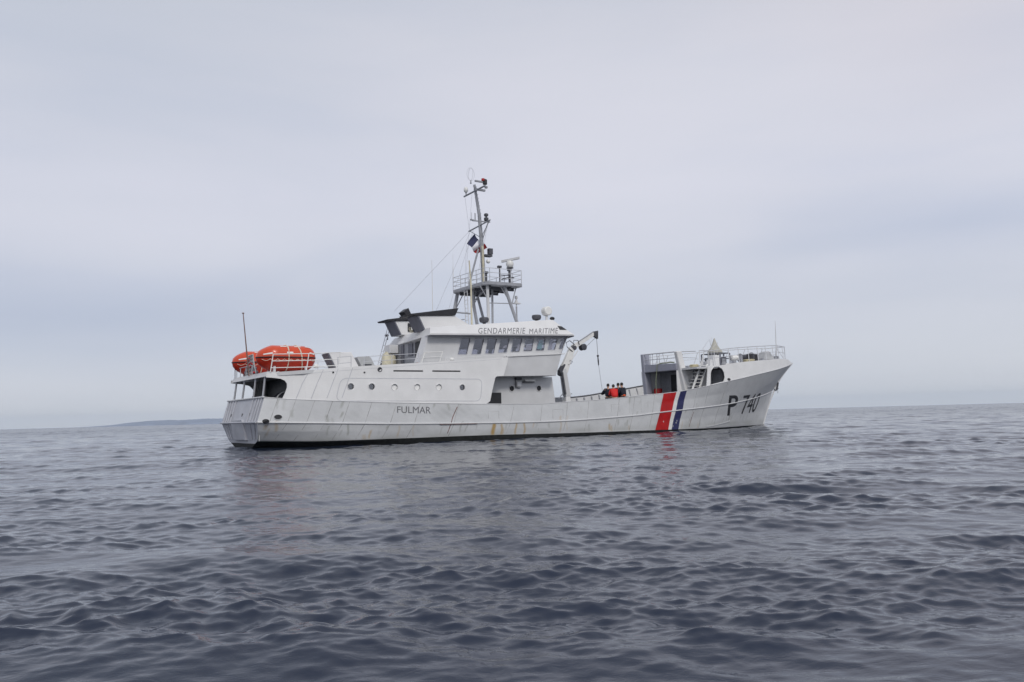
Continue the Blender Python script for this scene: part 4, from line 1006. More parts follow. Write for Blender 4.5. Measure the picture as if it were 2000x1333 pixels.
# side ladder up to the foredeck
lad = MB()
for dx in (0, .55):
    lad.hexa([(25.95+dx, -3.42, 2.3), (26.07+dx, -3.42, 2.3), (26.07+dx, -3.36, 2.3), (25.95+dx, -3.36, 2.3)], [(26.85+dx, -3.42, 3.95), (26.95+dx, -3.42, 3.95), (26.95+dx, -3.36, 3.95), (26.85+dx, -3.36, 3.95)])
for k in range(8):
    t = (k+.5)/8; x = 25.99+.9*t; z = 2.3+1.65*t
    lad.hexa([(x, -3.42, z), (x+.6, -3.42, z), (x+.6, -3.0, z), (x, -3.0, z)], [(x, -3.42, z+.03), (x+.6, -3.42, z+.03), (x+.6, -3.0, z+.03), (x, -3.0, z+.03)])
lad.build('foredeck_ladder', M['white'], ship)
MB().hexa([(26.65, -2.95, 2.3), (27.0, -2.95, 2.3), (27.0, -2.85, 2.3), (26.65, -2.85, 2.3)], [(27.5, -2.95, 3.6), (27.85, -2.95, 3.6), (27.85, -2.85, 3.6), (27.5, -2.85, 3.6)]).build('ladder_trunk', M['slate'], ship)
mb = MB()
mb.tube([(26.3, -3.45, 2.9), (27.1, -3.5, 4.6)], .02); mb.tube([(26.9, -3.45, 3.95), (27.15, -3.45, 4.7), (27.5, -3.45, 4.72), (27.5, -3.45, 3.95)], .02); mb.build('ladder_handrail', M['paint2'], ship)
def rail_run(name, xs, side):
    mb = MB(); T = []; Mi = []
    for x in xs:
        zf = float(ZF(x)); b = yf(x, zf)-.08
        T.append((x, side*max(.15, b-.25), zf+.93+.0*x)); Mi.append((x, side*max(.15, b-.14), zf+.48))
        mb.bar((x-.22, side*b, zf-.02), T[-1], .022)
    mb.tube(T, .027, 6); mb.tube(Mi, .016, 6)
    return mb.build(name, M['railing'], ship)
rail_run('foredeck_railing', [26.6, 28.0, 29.5, 30.6, 31.8, 33.0, 34.2, 35.4, 36.6, 37.8], -1)
rail_run('foredeck_railing', [29.0, 29.8, 30.6, 31.8, 33.0, 34.2, 35.4, 36.6, 37.8], 1)
mb = MB()
for side in (-1, 1): mb.tube([(37.8, side*.95, 5.48), (38.7, side*.35, 5.55)], .027, 6); mb.tube([(37.8, side*1.0, 5.0), (38.7, side*.4, 5.05)], .016, 6); mb.bar((38.6, side*.45, 4.5), (38.7, side*.35, 5.55), .03)
mb.bar((38.7, .35, 5.55), (38.7, -.35, 5.55), .027); mb.bar((38.65, -.4, 4.55), (38.72, .35, 5.5), .02); mb.build('bow_pulpit', M['railing'], ship)
mb = MB(); mb.tube([(26.1, -2.45, 4.74), (26.6, -3.3, 4.72)], .027); mb.tube([(26.1, -2.45, 4.4), (26.6, -3.4, 4.3)], .016); mb.build('railing', M['railing'], ship)
MB().tube([(38.24, 0, 4.5), (38.27, 0, 6), (38.31, 0, 7.45)], [.04, .03, .015], 8).build('jackstaff', M['paint'], ship, smooth=True)
# foredeck gear
wl_ = MB().lathe([(.12, -.55), (.30, -.53), (.30, -.45), (.2, -.43), (.2, .43), (.30, .45), (.30, .53), (.12, .55)], (34.6, -.3, 4.72), 16, 'Y').build('anchor_windlass', M['dark_metal'], ship, smooth=True)
for x, y in ((34.3, -.9), (35.05, -.7)):
    MB().box(x-.17, x+.17, y-.15, y+.15, 4.35, 4.92).build('windlass_gearbox', M['black'], wl_, bevel=.03)
mb = MB()
for x in (29.9, 33.6, 37.3, 37.6, 37.9):
    for y in (-.62, ): mb.lathe([(.08, 0), (.08, .28), (.12, .29), (.12, .34)], (x, y if x < 37 else -.35, float(ZF(x))-.05), 10)
mb.build('mooring_bollard', M['mast'], ship)
mb = MB()
for y in (-1.6, -1.1, -.6, 0): mb.tube([(30.6, y, 3.95), (30.6, y, 4.85)], .05); mb.tube([(31.5, y, 4.0), (31.5, y, 4.85)], .05)
for z in (4.5, 4.85): mb.tube([(30.6, -1.6, z), (30.6, 0, z), (31.5, 0, z), (31.5, -1.6, z)], .03, 6, closed=True)
mb.build('gun_platform_frame', M['slate'], ship)
MB().box(30.7, 31.4, -1.4, -.2, 4.2, 4.6).build('ammunition_locker', M['dark_metal'], ship)
mb = MB(); mb.box(29.2, 29.75, -2.3, -1.9, 3.95, 4.62); mb.box(28.55, 28.8, -2.6, -2.3, 3.85, 4.3); mb.bar((28.3, -2.2, 3.9), (28.5, -2.2, 5.0), .03); mb.build('foredeck_locker', M['paint2'], ship, bevel=.02)
mb = MB()
for k in range(16):
    x = 28.2+k*.55; y = random.uniform(-2.2, 1.2); hgt = random.uniform(.15, .55); w = random.uniform(.05, .18)
    zz = float(ZF(x))-.05; mb.box(x, x+w*2, y, y+w*2, zz, zz+hgt)
mb.build('deck_fitting', M['mast'], ship)
mb = MB(); mb.tube([(29.0, -2.3, 4.0), (29.1, -2.3, 5.0), (28.9, -2.3, 5.6), (28.6, -2.3, 5.3), (28.2, -2.2, 4.8)], .012, 5); mb.tube([(30.1, -1.8, 4.8), (30.2, -1.8, 5.5), (29.8, -1.8, 5.2)], .012, 5); mb.tube([(30.2, -1.2, 4.8), (30.3, -1.2, 5.9)], .010, 5); mb.build('whip_antenna', M['railing'], ship)
# anchor on the stem and stem bar
mb = MB(); mb.tube([(36.4, 0, .1), (36.85, 0, .95), (37.25, 0, 1.66), (37.76, 0, 2.42), (38.15, 0, 2.95), (38.95, 0, 3.68), (39.95, 0, 4.42)], .05, 6); mb.build('stem_bar', M['paint'], ship)
mb = MB(); mb.tube([(38.1, -.12, 3.0), (37.98, -.16, 2.75), (37.82, -.16, 2.5)], .06, 6); mb.tube([(37.9, -.26, 2.62), (37.76, -.14, 2.42), (37.82, .02, 2.55)], .045, 6); mb.tube([(37.98, -.15, 2.6), (37.97, -.15, 2.25)], .014, 5); mb.build('anchor', M['dark_metal'], ship)

# ---------------------------------------------------------------- things resting on or hanging from the ship
def at(x, y, z, rz=0): return SHIP @ Matrix.Translation((x, y, z)) @ Matrix.Rotation(rz, 4, 'Z')
def life_raft(mw, label):
    t = thing('life_raft', label, 'life raft', mw, 'orange life raft capsules on the aft boat deck')
    L0 = 2.6
    def hull_pt(s, a):
        # s along 0..1 from the pointed aft end to the blunt forward end; a round the section
        e = min(1, (s/.24))**.5 if s < .24 else 1.0
        g = (max(0, 1-((s-.78)/.22)**2))**.5 if s > .78 else 1.0
        k = e*(.16+.84*g) if s > .78 else e
        k = max(.03, k)
        up = math.sin(a) > 0
        ry = .66*k; rz = (.54 if up else .60)*(k if s > .3 else (k**.8))
        zc = 0.0
        p = abs(math.sin(a)); c = math.cos(a)
        pw = .75
        y = ry*(abs(c)**pw)*(1 if c >= 0 else -1)
        if not up: y *= (1-.35*p)
        z = rz*(p**pw)*(1 if up else -1)
        return (s*L0, y, zc+z)
    ss = [0, .02, .06, .11, .17, .24, .32, .42, .54, .66, .76, .83, .89, .94, .98, 1.0]
    for nm, a0, a1, m in (('upper_shell', 0, math.pi, 'orange'), ('lower_shell', math.pi, 2*math.pi, 'orange_shade')):
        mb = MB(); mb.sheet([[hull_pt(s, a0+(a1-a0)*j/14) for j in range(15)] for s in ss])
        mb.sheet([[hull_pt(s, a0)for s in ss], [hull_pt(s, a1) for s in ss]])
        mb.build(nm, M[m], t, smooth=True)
    rim = [hull_pt(s, 0) for s in ss]+[hull_pt(s, math.pi) for s in ss[::-1]]
    MB().tube([(x, y*1.01, z-.01) for x, y, z in rim], .028, 6, closed=True).build('seam_band', M['black'], t, smooth=True)
    for sg in (0, math.pi):
        g = [hull_pt(min(.96, .06+.9*i/40), sg) for i in range(41)]
        MB().tube([(x, y*1.06, z-.10-.07*abs(math.sin(i*math.pi/5))) for i, (x, y, z) in enumerate(g)], .012, 5).build('grab_line', M['strap'], t)
    for s0, ds in ((.48, .0), (.70, .05)):
        mb = MB(); ring = []
        for a in np.linspace(0, 2*math.pi, 29)[:-1]:
            s = s0+ds*math.sin(a)*-1
            x, y, z = hull_pt(s, a); ring.append((x, y*1.02, z*1.02))
        mb.tube(ring, .028, 5, closed=True); mb.build('lashing_strap', M['strap'], t)
    for s0, a in [(.08, .20), (.45, .25), (.84, .25), (.36, .95), (.60, .95), (.78, .95)]:
        for sg in (1, -1):
            mb = MB(); g = []
            for i in range(4):
                s = s0+.13*i/3*(.8 if s0 > .1 else 1)
                row = []
                for k in range(3):
                    aa = a+.10*(k-1)*.6
                    aa = -aa+math.pi*2 if False else (aa if sg > 0 else math.pi-aa)
                    x, y, z = hull_pt(min(s, .97), aa); row.append((x, y*1.015, z*1.015+.003))
                g.append(row)
            mb.sheet(g); mb.sheet([[(x, y*.985, z*.985) for x, y, z in r] for r in g]); mb.build('reflective_patch', M['reflect'], t)
    return t
life_raft(at(.82, -2.0, 3.96), 'large orange capsule life raft nearer the camera, behind the white stern rails')
life_raft(at(.82, 2.0, 4.02), 'orange capsule life raft farther away, at the stern edge behind the flagstaff')
mb = MB()
for y in (-2.4, -1.6, 1.6, 2.4):
    for x in (1.5, 2.9): mb.box(x-.05, x+.05, y-.05, y+.05, 3.28 if x < 2 else 3.33, 3.62)
mb.build('raft_cradle', M['paint'], ship)
# bundled scramble net between the rafts
t = thing('scramble_net', 'grey and red bundled rope scramble net standing between the two orange rafts', 'net', at(1.15, .1, 3.3))
mb = MB()
rn = random.Random(2)
for k in range(9):
    y = -.95+k*.22; mb.tube([(0, y, .02), (0, y*.75, .35), (.03, y*.35, .95)], .022, 5)
for k in range(6): z = .12+k*.16; mb.tube([(0, -(.95-z*.65), z), (-.03, 0, z-.04), (0, .95-z*.65, z)], .022, 5)
mb.build('net_mesh', M['tarp'], t)
mb = MB()
for k in range(14): z = rn.uniform(.05, .8); y = rn.uniform(-1, 1)*(.9-z*.65); mb.ball((-.02, y, z), (.06, .09, .05), n=8)
mb.build('net_float', M['red'], t)
mb = MB()
for k in range(10): z = rn.uniform(.03, .3); y = rn.uniform(-1, 1)*.85; mb.ball((.05, y, z), (.1, .13, .09), n=8)
mb.build('net_roll', M['slate'], t)

# tricolour flag
fl = [(13.46, .3, 11.26), (12.98, .3, 10.66), (13.62, .3, 10.14), (14.30, .3, 10.56)]
t = thing('flag', 'blue, white and red flag hanging slantwise from the halyard beside the mast', 'flag', at(*fl[0]))
def fp2(u, v):
    a = Vector(fl[0])*(1-u)+Vector(fl[3])*u; b = Vector(fl[1])*(1-u)+Vector(fl[2])*u
    p = a*(1-v)+b*v
    return (p.x-fl[0][0], .10*math.sin(u*7+v*2.5), p.z-fl[0][2]-.06*math.sin(u*math.pi))
for nm, u0, u1, m in (('blue_band', 0, .333, 'flag_blue'), ('white_band', .333, .667, 'flag_white'), ('red_band', .667, 1, 'flag_red')):
    mb = MB(); g = [[fp2(u0+(u1-u0)*i/6, j/8) for j in range(9)] for i in range(7)]
    mb.sheet(g); mb.sheet([[(x, y+.006, z) for x, y, z in r] for r in g]); mb.build(nm, M[m], t, smooth=True)
MB().tube([(13.62, .9, 11.62), (13.45, .35, 11.36), (12.93, .32, 10.62), (12.9, .5, 8.9)], .008, 4).build('halyard', M['railing'], ship)

# canvas covered gun and tarpaulin on the foredeck
o = MB().lathe([(.46, 0), (.50, .12), (.44, .28), (.33, .36), (.22, .55), (.10, .85), (.03, 1.06)], (0, 0, 0), 18)
o = o.build('canvas_cover', M['canvas'], None, smooth=True); o.matrix_world = at(31.35, -.5, 4.86)
tag(o, 'tall pointed cream canvas cover standing on the foredeck frame', 'cover')
mb = MB(); mb.hexa([(0, -.5, 0), (1.15, -.5, 0), (1.15, .5, 0), (0, .5, 0)], [(.42, -.3, .62), (.85, -.3, .66), (.85, .3, .66), (.42, .3, .62)])
o = mb.build('tarpaulin', M['tarp'], None, bevel=.08); o.matrix_world = at(35.6, -.6, 4.5)
tag(o, 'grey tarpaulin hump draped near the bow rail of the foredeck', 'tarpaulin')
o = MB().lathe([(.12, 0), (.17, .03), (.17, .62), (.12, .65)], (0, 0, 0), 14, 'X').build('canister', M['white'], None, smooth=True); o.matrix_world = at(31.75, -1.5, 4.55)
tag(o, 'white cylindrical canister lying on the foredeck beside the pointed cover', 'canister')
def coil(mw, label, m, r=.32, n=5):
    mb = MB(); pts = []
    for i in range(n*16+1):
        a = i*2*math.pi/16; rr_ = r*(1-.06*(i//16 % 3)); pts.append((rr_*math.cos(a)*1.3, rr_*math.sin(a), .03+.025*(i/16)))
    mb.tube(pts, .022, 5); o = mb.build('rope_coil', m, None, smooth=True); o.matrix_world = mw; tag(o, label, 'rope', 'ropes on the forecastle')
coil(at(33.0, -1.9, float(ZF(33))-.04), 'yellow rope coil on the foredeck behind the white canister', M['rope'])
coil(at(26.35, -3.35, 3.74), 'yellow rope coil on the deck edge just forward of the raked pillar', M['rope'], .22)
mb = MB()
pts = [(25.86, -2.2, 4.10), (25.86, -1.9, 4.14), (25.85, -1.6, 4.12), (25.86, -1.2, 4.13), (25.85, -.9, 4.10), (25.74, -.85, 4.05), (25.72, -.8, 3.6), (25.70, -.72, 3.0), (25.74, -.68, 2.3), (25.8, -.6, 1.6)]
mb.tube(pts, [.04]*5+[.022]*5, 6)
o = mb.build('hanging_rope', M['rope_green'], None, smooth=True); o.matrix_world = SHIP
tag(o, 'pale rope lying along the forecastle beam and hanging down before the dark doorway', 'rope', 'ropes on the forecastle')
t = thing('red_drum', 'small dark red drum standing under the forecastle beside the doorway', 'drum', at(26.5, -.05, 1.5))
MB().lathe([(.25, 0), (.26, .03), (.26, 1.05), (.25, 1.1)], n=18).build('drum_body', M['red'], t, smooth=True)
MB().lathe([(.27, .36), (.275, .38), (.27, .40)], n=18).build('hoop', M['black'], t)
MB().lathe([(.20, 1.1), (.2, 1.13)], n=18).build('lid', M['slate'], t)

# ---------------------------------------------------------------- people at the rail
def skin_mesh(name, nodes, links, root):
    me = bpy.data.meshes.new(name)
    keys = list(nodes)
    me.from_pydata([nodes[k][0] for k in keys], [(keys.index(a), keys.index(b)) for a, b in links], [])
    o = bpy.data.objects.new(name, me); C.objects.link(o)
    o.modifiers.new('skin', 'SKIN')
    for i, k in enumerate(keys):
        r = nodes[k][1]; r = r if isinstance(r, tuple) else (r, r)
        me.skin_vertices[0].data[i].radius = r
        me.skin_vertices[0].data[i].use_root = (k == root)
    s = o.modifiers.new('sub', 'SUBSURF'); s.levels = 2; s.render_levels = 2
    dg = bpy.context.evaluated_depsgraph_get()
    m2 = bpy.data.meshes.new_from_object(o.evaluated_get(dg))
    C.objects.unlink(o); bpy.data.objects.remove(o)
    for p in m2.polygons: p.use_smooth = True
    return m2
def person(mw, label, jacket, bend=.1, arm=((.28, .06, 1.08), (.34, .0, 1.12)), turn=0.0, vest=None, hood=False, scale=1.0):
    b = bend
    N_ = {'pel': ((0, 0, .95), (.16, .11)), 'sp': ((.04*b*3, 0, 1.15), (.15, .10)), 'ch': ((b*1.2, 0, 1.34), (.17, .11)), 'nb': ((b*1.7, 0, 1.47), (.075, .07)), 'nk': ((b*1.9, 0, 1.53), .055),
          'hd': ((b*2.1+.01, 0, 1.62), (.075, .085)), 'ht': ((b*2.1+.01, 0, 1.71), (.065, .075))}
    E = [('pel', 'sp'), ('sp', 'ch'), ('ch', 'nb'), ('nb', 'nk'), ('nk', 'hd'), ('hd', 'ht')]
    for s, k in ((1, 'l'), (-1, 'r')):
        el, ha = arm
        N_['sh'+k] = ((b*1.4, s*.19, 1.42), .06); N_['el'+k] = ((b*1.2+el[0]*.35, s*(.27+el[1]), 1.15), .045); N_['wr'+k] = ((b+ha[0]*.9, s*(.16+ha[1]), ha[2]), .03); N_['hn'+k] = ((b+ha[0]*.9+.07, s*(.15+ha[1]), ha[2]+.01), (.022, .042))
        N_['hp'+k] = ((0, s*.10, .88), .095); N_['kn'+k] = ((.02, s*.11, .50), .062); N_['an'+k] = ((-.02, s*.12, .09), .042); N_['ft'+k] = ((.14, s*.13, .04), .038)
        E += [('ch', 'sh'+k), ('sh'+k, 'el'+k), ('el'+k, 'wr'+k), ('wr'+k, 'hn'+k), ('pel', 'hp'+k), ('hp'+k, 'kn'+k), ('kn'+k, 'an'+k), ('an'+k, 'ft'+k)]
    me = skin_mesh('person', N_, E, 'pel')
    bm = bmesh.new(); bm.from_mesh(me)
    fm = MB()
    for s, k in ((1, 'l'), (-1, 'r')):
        h = Vector(N_['hn'+k][0])
        for i, ln in enumerate((.065, .075, .07, .055)):
            y = (i-1.5)*.019
            fm.tube([h+Vector((.01, y, 0)), h+Vector((.045, y, -.008)), h+Vector((.045+ln*.5, y, -.03)), h+Vector((.04+ln*.6, y, -.055))], [.009, .009, .008, .006], 6)
        fm.tube([h+Vector((-.03, -s*.03, 0)), h+Vector((0, -s*.055, -.01)), h+Vector((.03, -s*.06, -.025))], [.011, .010, .008], 6)
    hd = Vector(N_['hd'][0])
    fm.ball(tuple(hd+Vector((.085, 0, .01))), (.018, .013, .022), n=8)
    for s in (1, -1): fm.ball(tuple(hd+Vector((0, s*.08, .01))), (.02, .01, .03), n=8)
    for s in (1, -1): fm.ball(tuple(hd+Vector((.068, s*.03, .035))), .011, n=8)
    fm.box(hd.x+.07, hd.x+.082, -.025, .025, hd.z-.045, hd.z-.038)
    off = len(bm.verts)
    vs = [bm.verts.new(p) for p in fm.v]
    for f in fm.f:
        try: bm.faces.new([vs[i] for i in f])
        except ValueError: pass
    bm.to_mesh(me); bm.free()
    me.materials.clear(); me.materials.append(M['skin'])
    o = bpy.data.objects.new('person', me); C.objects.link(o)
    o.matrix_world = mw @ Matrix.Rotation(turn, 4, 'Z') @ Matrix.Scale(scale, 4)
    tag(o, label, 'person', 'crew standing at the rail')
    def cloth(nm, keys, links, grow, m, root):
        nn = {k: (N_[k][0], tuple(v*grow+.012 for v in (N_[k][1] if isinstance(N_[k][1], tuple) else (N_[k][1],)*2))) for k in keys}
        c = skin_mesh(nm, nn, links, root); c.materials.clear(); c.materials.append(m)
        q = bpy.data.objects.new(nm, c); C.objects.link(q); q.parent = o
        return q
    ks = ['pel', 'sp', 'ch', 'nb', 'shl', 'ell', 'wrl', 'shr', 'elr', 'wrr']
    cloth('jacket', ks, [e for e in E if e[0] in ks and e[1] in ks], 1.3, jacket, 'pel')
    ks = ['pel', 'hpl', 'knl', 'anl', 'hpr', 'knr', 'anr']
    cloth('trousers', ks, [e for e in E if e[0] in ks and e[1] in ks], 1.12, M['navy'], 'pel')
    mb = MB(); mb.ball((hd.x-.018, 0, hd.z+.06), (.10, .088, .10), n=14); q = mb.build('hair', M['hair'], o, smooth=True)
    bm = bmesh.new(); bm.from_mesh(q.data)
    bmesh.ops.bisect_plane(bm, geom=bm.verts[:]+bm.edges[:]+bm.faces[:], plane_co=(hd.x+.03, 0, hd.z+.04), plane_no=(.75, 0, -1), clear_outer=True); bm.to_mesh(q.data); bm.free()
    for s in (1, -1):
        mb = MB(); mb.ball((.07, s*.13, .05), (.14, .055, .055), n=10); mb.build('boot', M['black'], o, smooth=True)
    if vest:
        mb = MB(); mb.ball((-.16, .12, 1.02), (.07, .10, .06)); mb.build('waist_pouch', vest, o, smooth=True)
    return o
def feet(x, y): return at(x, y, float(ZS(x))-.985)
person(feet(21.35, -1.3), 'person in dark clothes with bent arms, farthest left of the four at the rail', M['navy'], .04, arm=((.25, .12, 1.2), (.28, -.04, 1.25)), turn=1.0)
person(feet(21.0, -2.25), 'person in bright red jacket leaning forward at the rail', M['red_cloth'], .13, arm=((.3, 0, 1.1), (.30, -.04, 1.15)), turn=1.1, scale=.97)
person(feet(21.60, -1.95), 'person in navy jacket directly right of the red jacket', M['navy'], .05, arm=((.2, .02, 1.1), (.28, -.04, 1.1)), turn=1.3)
person(feet(21.58, -2.35), 'person in navy jacket with orange waist pouch, farthest right of the four', M['navy'], .06, arm=((.2, .05, 1.1), (.28, -.02, 1.1)), turn=1.7, vest=M['life_orange'])

# ---------------------------------------------------------------- the sea
def build_sea():
    dense = 1150
    th = np.concatenate([np.linspace(R(90-44), R(90+44), dense), np.linspace(R(90+44), R(90-44)+2*math.pi, 160)[1:-1]])
    r1 = 1.2*np.exp(np.arange(0, 1330)*.0042)          # to ~ 320 m
    r2 = np.geomspace(r1[-1]*1.01, 8900, 90)
    rr = np.concatenate([r1, r2])
    T, Rr = np.meshgrid(th, rr)
    X = Rr*np.cos(T); Y = Rr*np.sin(T)
    Z = np.zeros_like(X); DX = np.zeros_like(X); DY = np.zeros_like(X)
    nr = len(r1)
    x = X[:nr]; y = Y[:nr]; r = Rr[:nr]
    sp = np.maximum(r*.0042, r*R(88)/dense)
    rng = np.random.RandomState(11)
    wind = R(-96)
    # gust patches that roughen or calm the surface, and short wave groups
    def field(lams, q):
        g = np.zeros_like(x)
        for lam, a in lams:
            for _ in range(q):
                an = rng.uniform(0, 2*math.pi); k = 2*math.pi/(lam*rng.uniform(.8, 1.25))
                g += a*np.sin(k*(x*math.cos(an)*.6+y*math.sin(an))+rng.uniform(0, 6.28))
        return g
    gust = np.clip(1+.13*field(((60, .5), (33, .45), (19, .4), (11, .35)), 3), .35, 1.8)
    group = np.clip(.95+.27*field(((6.0, .6), (3.4, .6), (1.9, .5)), 3), .25, 2.3)
    def waves(n, l0, l1, slope_of, spread, mod):
        nonlocal Z, DX, DY
        for lam in np.exp(np.linspace(math.log(l0), math.log(l1), n)):
            lam *= rng.uniform(.94, 1.06)
            k = 2*math.pi/lam
            an = wind+rng.normal(0, 1)*spread
            a = slope_of(lam)/k*rng.uniform(.5, 1.5)
            f = np.clip((lam/sp-1.9)/1.4, 0, 1)
            m = np.nonzero(f.max(axis=1) > 0)[0]
            if len(m) == 0: continue
            e = m[-1]+1
            ph = k*(x[:e]*math.cos(an)+y[:e]*math.sin(an))+rng.uniform(0, 6.28)
            A_ = a*f[:e]*mod[:e]
            Z[:e] += A_*np.cos(ph)
            s = A_*np.sin(ph)*.8
            DX[:e] -= s*math.cos(an); DY[:e] -= s*math.sin(an)
    waves(150, .07, 1.6, lambda l: SEA_SLOPE*math.exp(-math.log(l/.30)**2*(.05 if l < .30 else .42)), R(38), gust*group)
    waves(46, 1.2, 5.5, lambda l: .0145*math.exp(-math.log(l/1.9)**2*.9), R(24), gust)
    # bow and stern waves of the slowly moving ship
    c, s_ = math.cos(.58569), math.sin(.58569)
    u = c*(X+12.968)+s_*(Y-35.926); v = -s_*(X+12.968)+c*(Y-35.926)
    for side in (1, -1):
        d = (u-36.6)+(side*v-.1)*1.7
        Z += .10*np.exp(-(d/.45)**2)*np.exp(-((side*v)/3.0)**2)*(side*v > -.2)
        d2 = (u-38.2)+(side*v)*1.6
        Z += .045*np.exp(-(d2/.6)**2)*np.exp(-((side*v)/4.5)**2)
    # wake ridge trailing from the quarter
    for (xa, ya, xb, yb, hgt, w) in WAKE:
        L_ = math.hypot(xb-xa, yb-ya); ux, uy = (xb-xa)/L_, (yb-ya)/L_
        al = (X-xa)*ux+(Y-ya)*uy; ac = -(X-xa)*uy+(Y-ya)*ux
        Z += hgt*np.exp(-(ac/w)**2)*np.clip(al/1.0+.3, 0, 1)*np.clip((L_-al)/4+.1, 0, 1)
    X = X+DX; Y = Y+DY
    nR, nT = X.shape
    V = np.concatenate([np.stack([X, Y, Z], 2).reshape(-1, 3), [[0, 0, 0]]]).astype(np.float32)
    i, j = np.meshgrid(np.arange(nR-1), np.arange(nT), indexing='ij')
    j2 = (j+1) % nT
    q = np.stack([i*nT+j, (i+1)*nT+j, (i+1)*nT+j2, i*nT+j2], 2).reshape(-1, 4)
    ctr = nR*nT
    jj = np.arange(nT)
    tri = np.stack([np.full(nT, ctr), jj, (jj+1) % nT], 1)
    me = bpy.data.meshes.new('sea')
    me.vertices.add(len(V)); me.vertices.foreach_set('co', V.ravel())
    nl = q.size+tri.size
    me.loops.add(nl); me.loops.foreach_set('vertex_index', np.concatenate([q.ravel(), tri.ravel()]).astype(np.int32))
    me.polygons.add(len(q)+len(tri))
    me.polygons.foreach_set('loop_start', np.concatenate([np.arange(len(q))*4, q.size+np.arange(len(tri))*3]).astype(np.int32))
    me.polygons.foreach_set('use_smooth', np.ones(len(q)+len(tri), dtype=bool))
    me.update(calc_edges=True)
    me.materials.append(sea_material())
    o = bpy.data.objects.new('sea', me); C.objects.link(o)
    o['kind'] = 'structure'
    return o
def sea_material():
    m = bpy.data.materials.new('sea_water')
    m.use_nodes = True
    t = m.node_tree
    b = t.nodes['Principled BSDF']
    b.inputs['Base Color'].default_value = (0.018, 0.026, 0.048, 1)
    b.inputs['IOR'].default_value = 1.333
    b.inputs['Specular IOR Level'].default_value = .5
    geo = N(t, 'ShaderNodeNewGeometry')
    ln = N(t, 'ShaderNodeVectorMath', operation='LENGTH'); L(t, geo, 'Position', ln, 0)
    far = N(t, 'ShaderNodeMapRange'); far.inputs[1].default_value = 25; far.inputs[2].default_value = 220; far.inputs[3].default_value = 0; far.inputs[4].default_value = 1
    L(t, ln, 'Value', far, 0)
    # fine ripples
    mp = N(t, 'ShaderNodeMapping'); mp.inputs['Scale'].default_value = (.8, 1.3, 1)
    L(t, geo, 'Position', mp, 0)
    n1 = N(t, 'ShaderNodeTexNoise'); n1.inputs['Scale'].default_value = 9.0; n1.inputs['Detail'].default_value = 4; n1.inputs['Roughness'].default_value = .6; n1.inputs['Distortion'].default_value = .4
    L(t, mp, 0, n1, 'Vector')
    bp = N(t, 'ShaderNodeBump'); bp.inputs['Strength'].default_value = 1.0; bp.inputs['Distance'].default_value = .005
    L(t, n1, 0, bp, 'Height')
    # beyond the modelled waves: slopes straight from noise
    n2 = N(t, 'ShaderNodeTexNoise'); n2.inputs['Scale'].default_value = .55; n2.inputs['Detail'].default_value = 6; n2.inputs['Roughness'].default_value = .72
    mp2 = N(t, 'ShaderNodeMapping'); mp2.inputs['Scale'].default_value = (.55, 1.2, 1); L(t, geo, 'Position', mp2, 0); L(t, mp2, 0, n2, 'Vector')
    sb = N(t, 'ShaderNodeVectorMath', operation='SUBTRACT'); sb.inputs[1].default_value = (.5, .5, .5); L(t, n2, 'Color', sb, 0)
    ml = N(t, 'ShaderNodeVectorMath', operation='MULTIPLY'); ml.inputs[1].default_value = (.9, 1.5, 0); L(t, sb, 0, ml, 0)
    sc = N(t, 'ShaderNodeVectorMath', operation='SCALE'); L(t, ml, 0, sc, 0); L(t, far, 0, sc, 'Scale')
    # wave groups seen far out as streaks
    n3 = N(t, 'ShaderNodeTexNoise'); n3.inputs['Scale'].default_value = 1.0; n3.inputs['Detail'].default_value = 5; n3.inputs['Roughness'].default_value = .65
    mp3 = N(t, 'ShaderNodeMapping'); mp3.inputs['Scale'].default_value = (.55, .13, 1); L(t, geo, 'Position', mp3, 0); L(t, mp3, 0, n3, 'Vector')
    sb3 = N(t, 'ShaderNodeVectorMath', operation='SUBTRACT'); sb3.inputs[1].default_value = (.5, .5, .5); L(t, n3, 'Color', sb3, 0)
    ml3 = N(t, 'ShaderNodeVectorMath', operation='MULTIPLY'); ml3.inputs[1].default_value = (.3, 1.2, 0); L(t, sb3, 0, ml3, 0)
    sc3 = N(t, 'ShaderNodeVectorMath', operation='SCALE'); L(t, ml3, 0, sc3, 0); L(t, far, 0, sc3, 'Scale')
    ad0 = N(t, 'ShaderNodeVectorMath', operation='ADD'); L(t, bp, 0, ad0, 0); L(t, sc3, 0, ad0, 1)
    ad = N(t, 'ShaderNodeVectorMath', operation='ADD'); L(t, ad0, 0, ad, 0); L(t, sc, 0, ad, 1)
    nm = N(t, 'ShaderNodeVectorMath', operation='NORMALIZE'); L(t, ad, 0, nm, 0)
    L(t, nm, 0, b, 'Normal')
    ro = N(t, 'ShaderNodeMapRange'); ro.inputs[1].default_value = 5; ro.inputs[2].default_value = 200; ro.inputs[3].default_value = .02; ro.inputs[4].default_value = .15
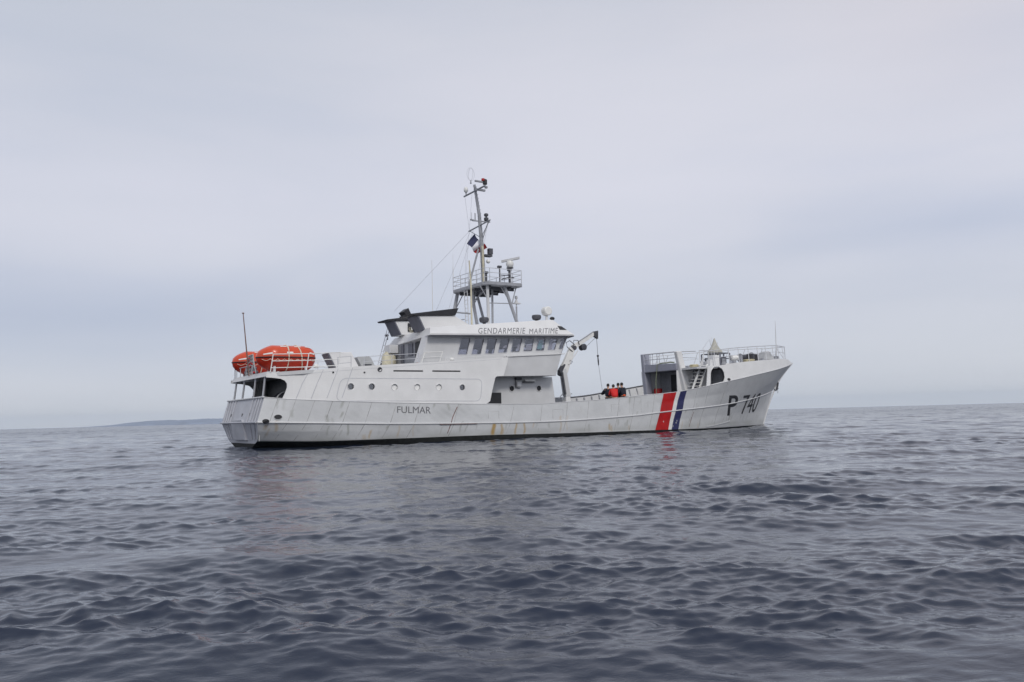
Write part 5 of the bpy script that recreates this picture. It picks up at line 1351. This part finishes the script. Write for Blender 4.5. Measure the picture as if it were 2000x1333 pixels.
    L(t, ln, 'Value', ro, 0); L(t, ro, 0, b, 'Roughness')
    return m
SEA_SLOPE = .0235
WAKE = [(-14.0, 41.4, -16.9, 40.2, .15, .40), (-16.9, 40.2, -18.1, 37.5, .13, .35), (-18.1, 37.5, -18.5, 33.0, .12, .35), (-18.5, 33.0, -21.0, 31.0, .08, .4)]
build_sea()

# ---------------------------------------------------------------- headland and haze
def build_headland():
    D_ = 7000.0
    prof = [(-870, 0), (-835, 1.5), (-800, 3.5), (-775, 6.5), (-740, 8.5), (-700, 9.2), (-690, 8.2), (-650, 8.8), (-635, 9.8), (-600, 9.0), (-563, 10.2), (-500, 12), (-440, 10), (-380, 7), (-330, 3), (-290, 0)]
    px = np.array([p[0] for p in prof], float); pz = np.array([p[1] for p in prof], float)
    mb = MB(); rng = random.Random(4)
    g = []
    cols = np.linspace(px[0], px[-1], 120)
    for c in cols:
        hgt = float(np.interp(c, px, pz))/1560*D_*1.2
        row = []
        for k in range(9):
            t = k/8
            d = D_+t*1500
            prof_ = [0, .55, .8, .93, 1.0, .95, .7, .4, 0][k]
            row.append((c/1560*D_*(1+t*.1), d, hgt*prof_*(1+rng.uniform(-.06, .06))-1.2*(k in (0, 8))))
        g.append(row)
    mb.sheet(g)
    m = mat('headland_hazed', (.20, .24, .33), .9, var=.3, vscale=.01)  # distance haze is tinted into the pale blue base colour
    o = mb.build('headland', m, None)
    o['kind'] = 'structure'
build_headland()
hz = MB().box(-9000, 9000, -9000, 9000, -2.6, 120).build('haze', [], None)
hz['kind'] = 'stuff'
hz['label'] = 'thin grey sea haze over the far water'
hm = bpy.data.materials.new('haze_air'); hm.use_nodes = True
t = hm.node_tree; t.nodes.clear()
pv = N(t, 'ShaderNodeVolumePrincipled'); pv.inputs['Color'].default_value = (.78, .88, 1.0, 1); pv.inputs['Density'].default_value = .00010; pv.inputs['Anisotropy'].default_value = .2
o_ = N(t, 'ShaderNodeOutputMaterial'); L(t, pv, 0, o_, 'Volume')
hz.data.materials.append(hm)
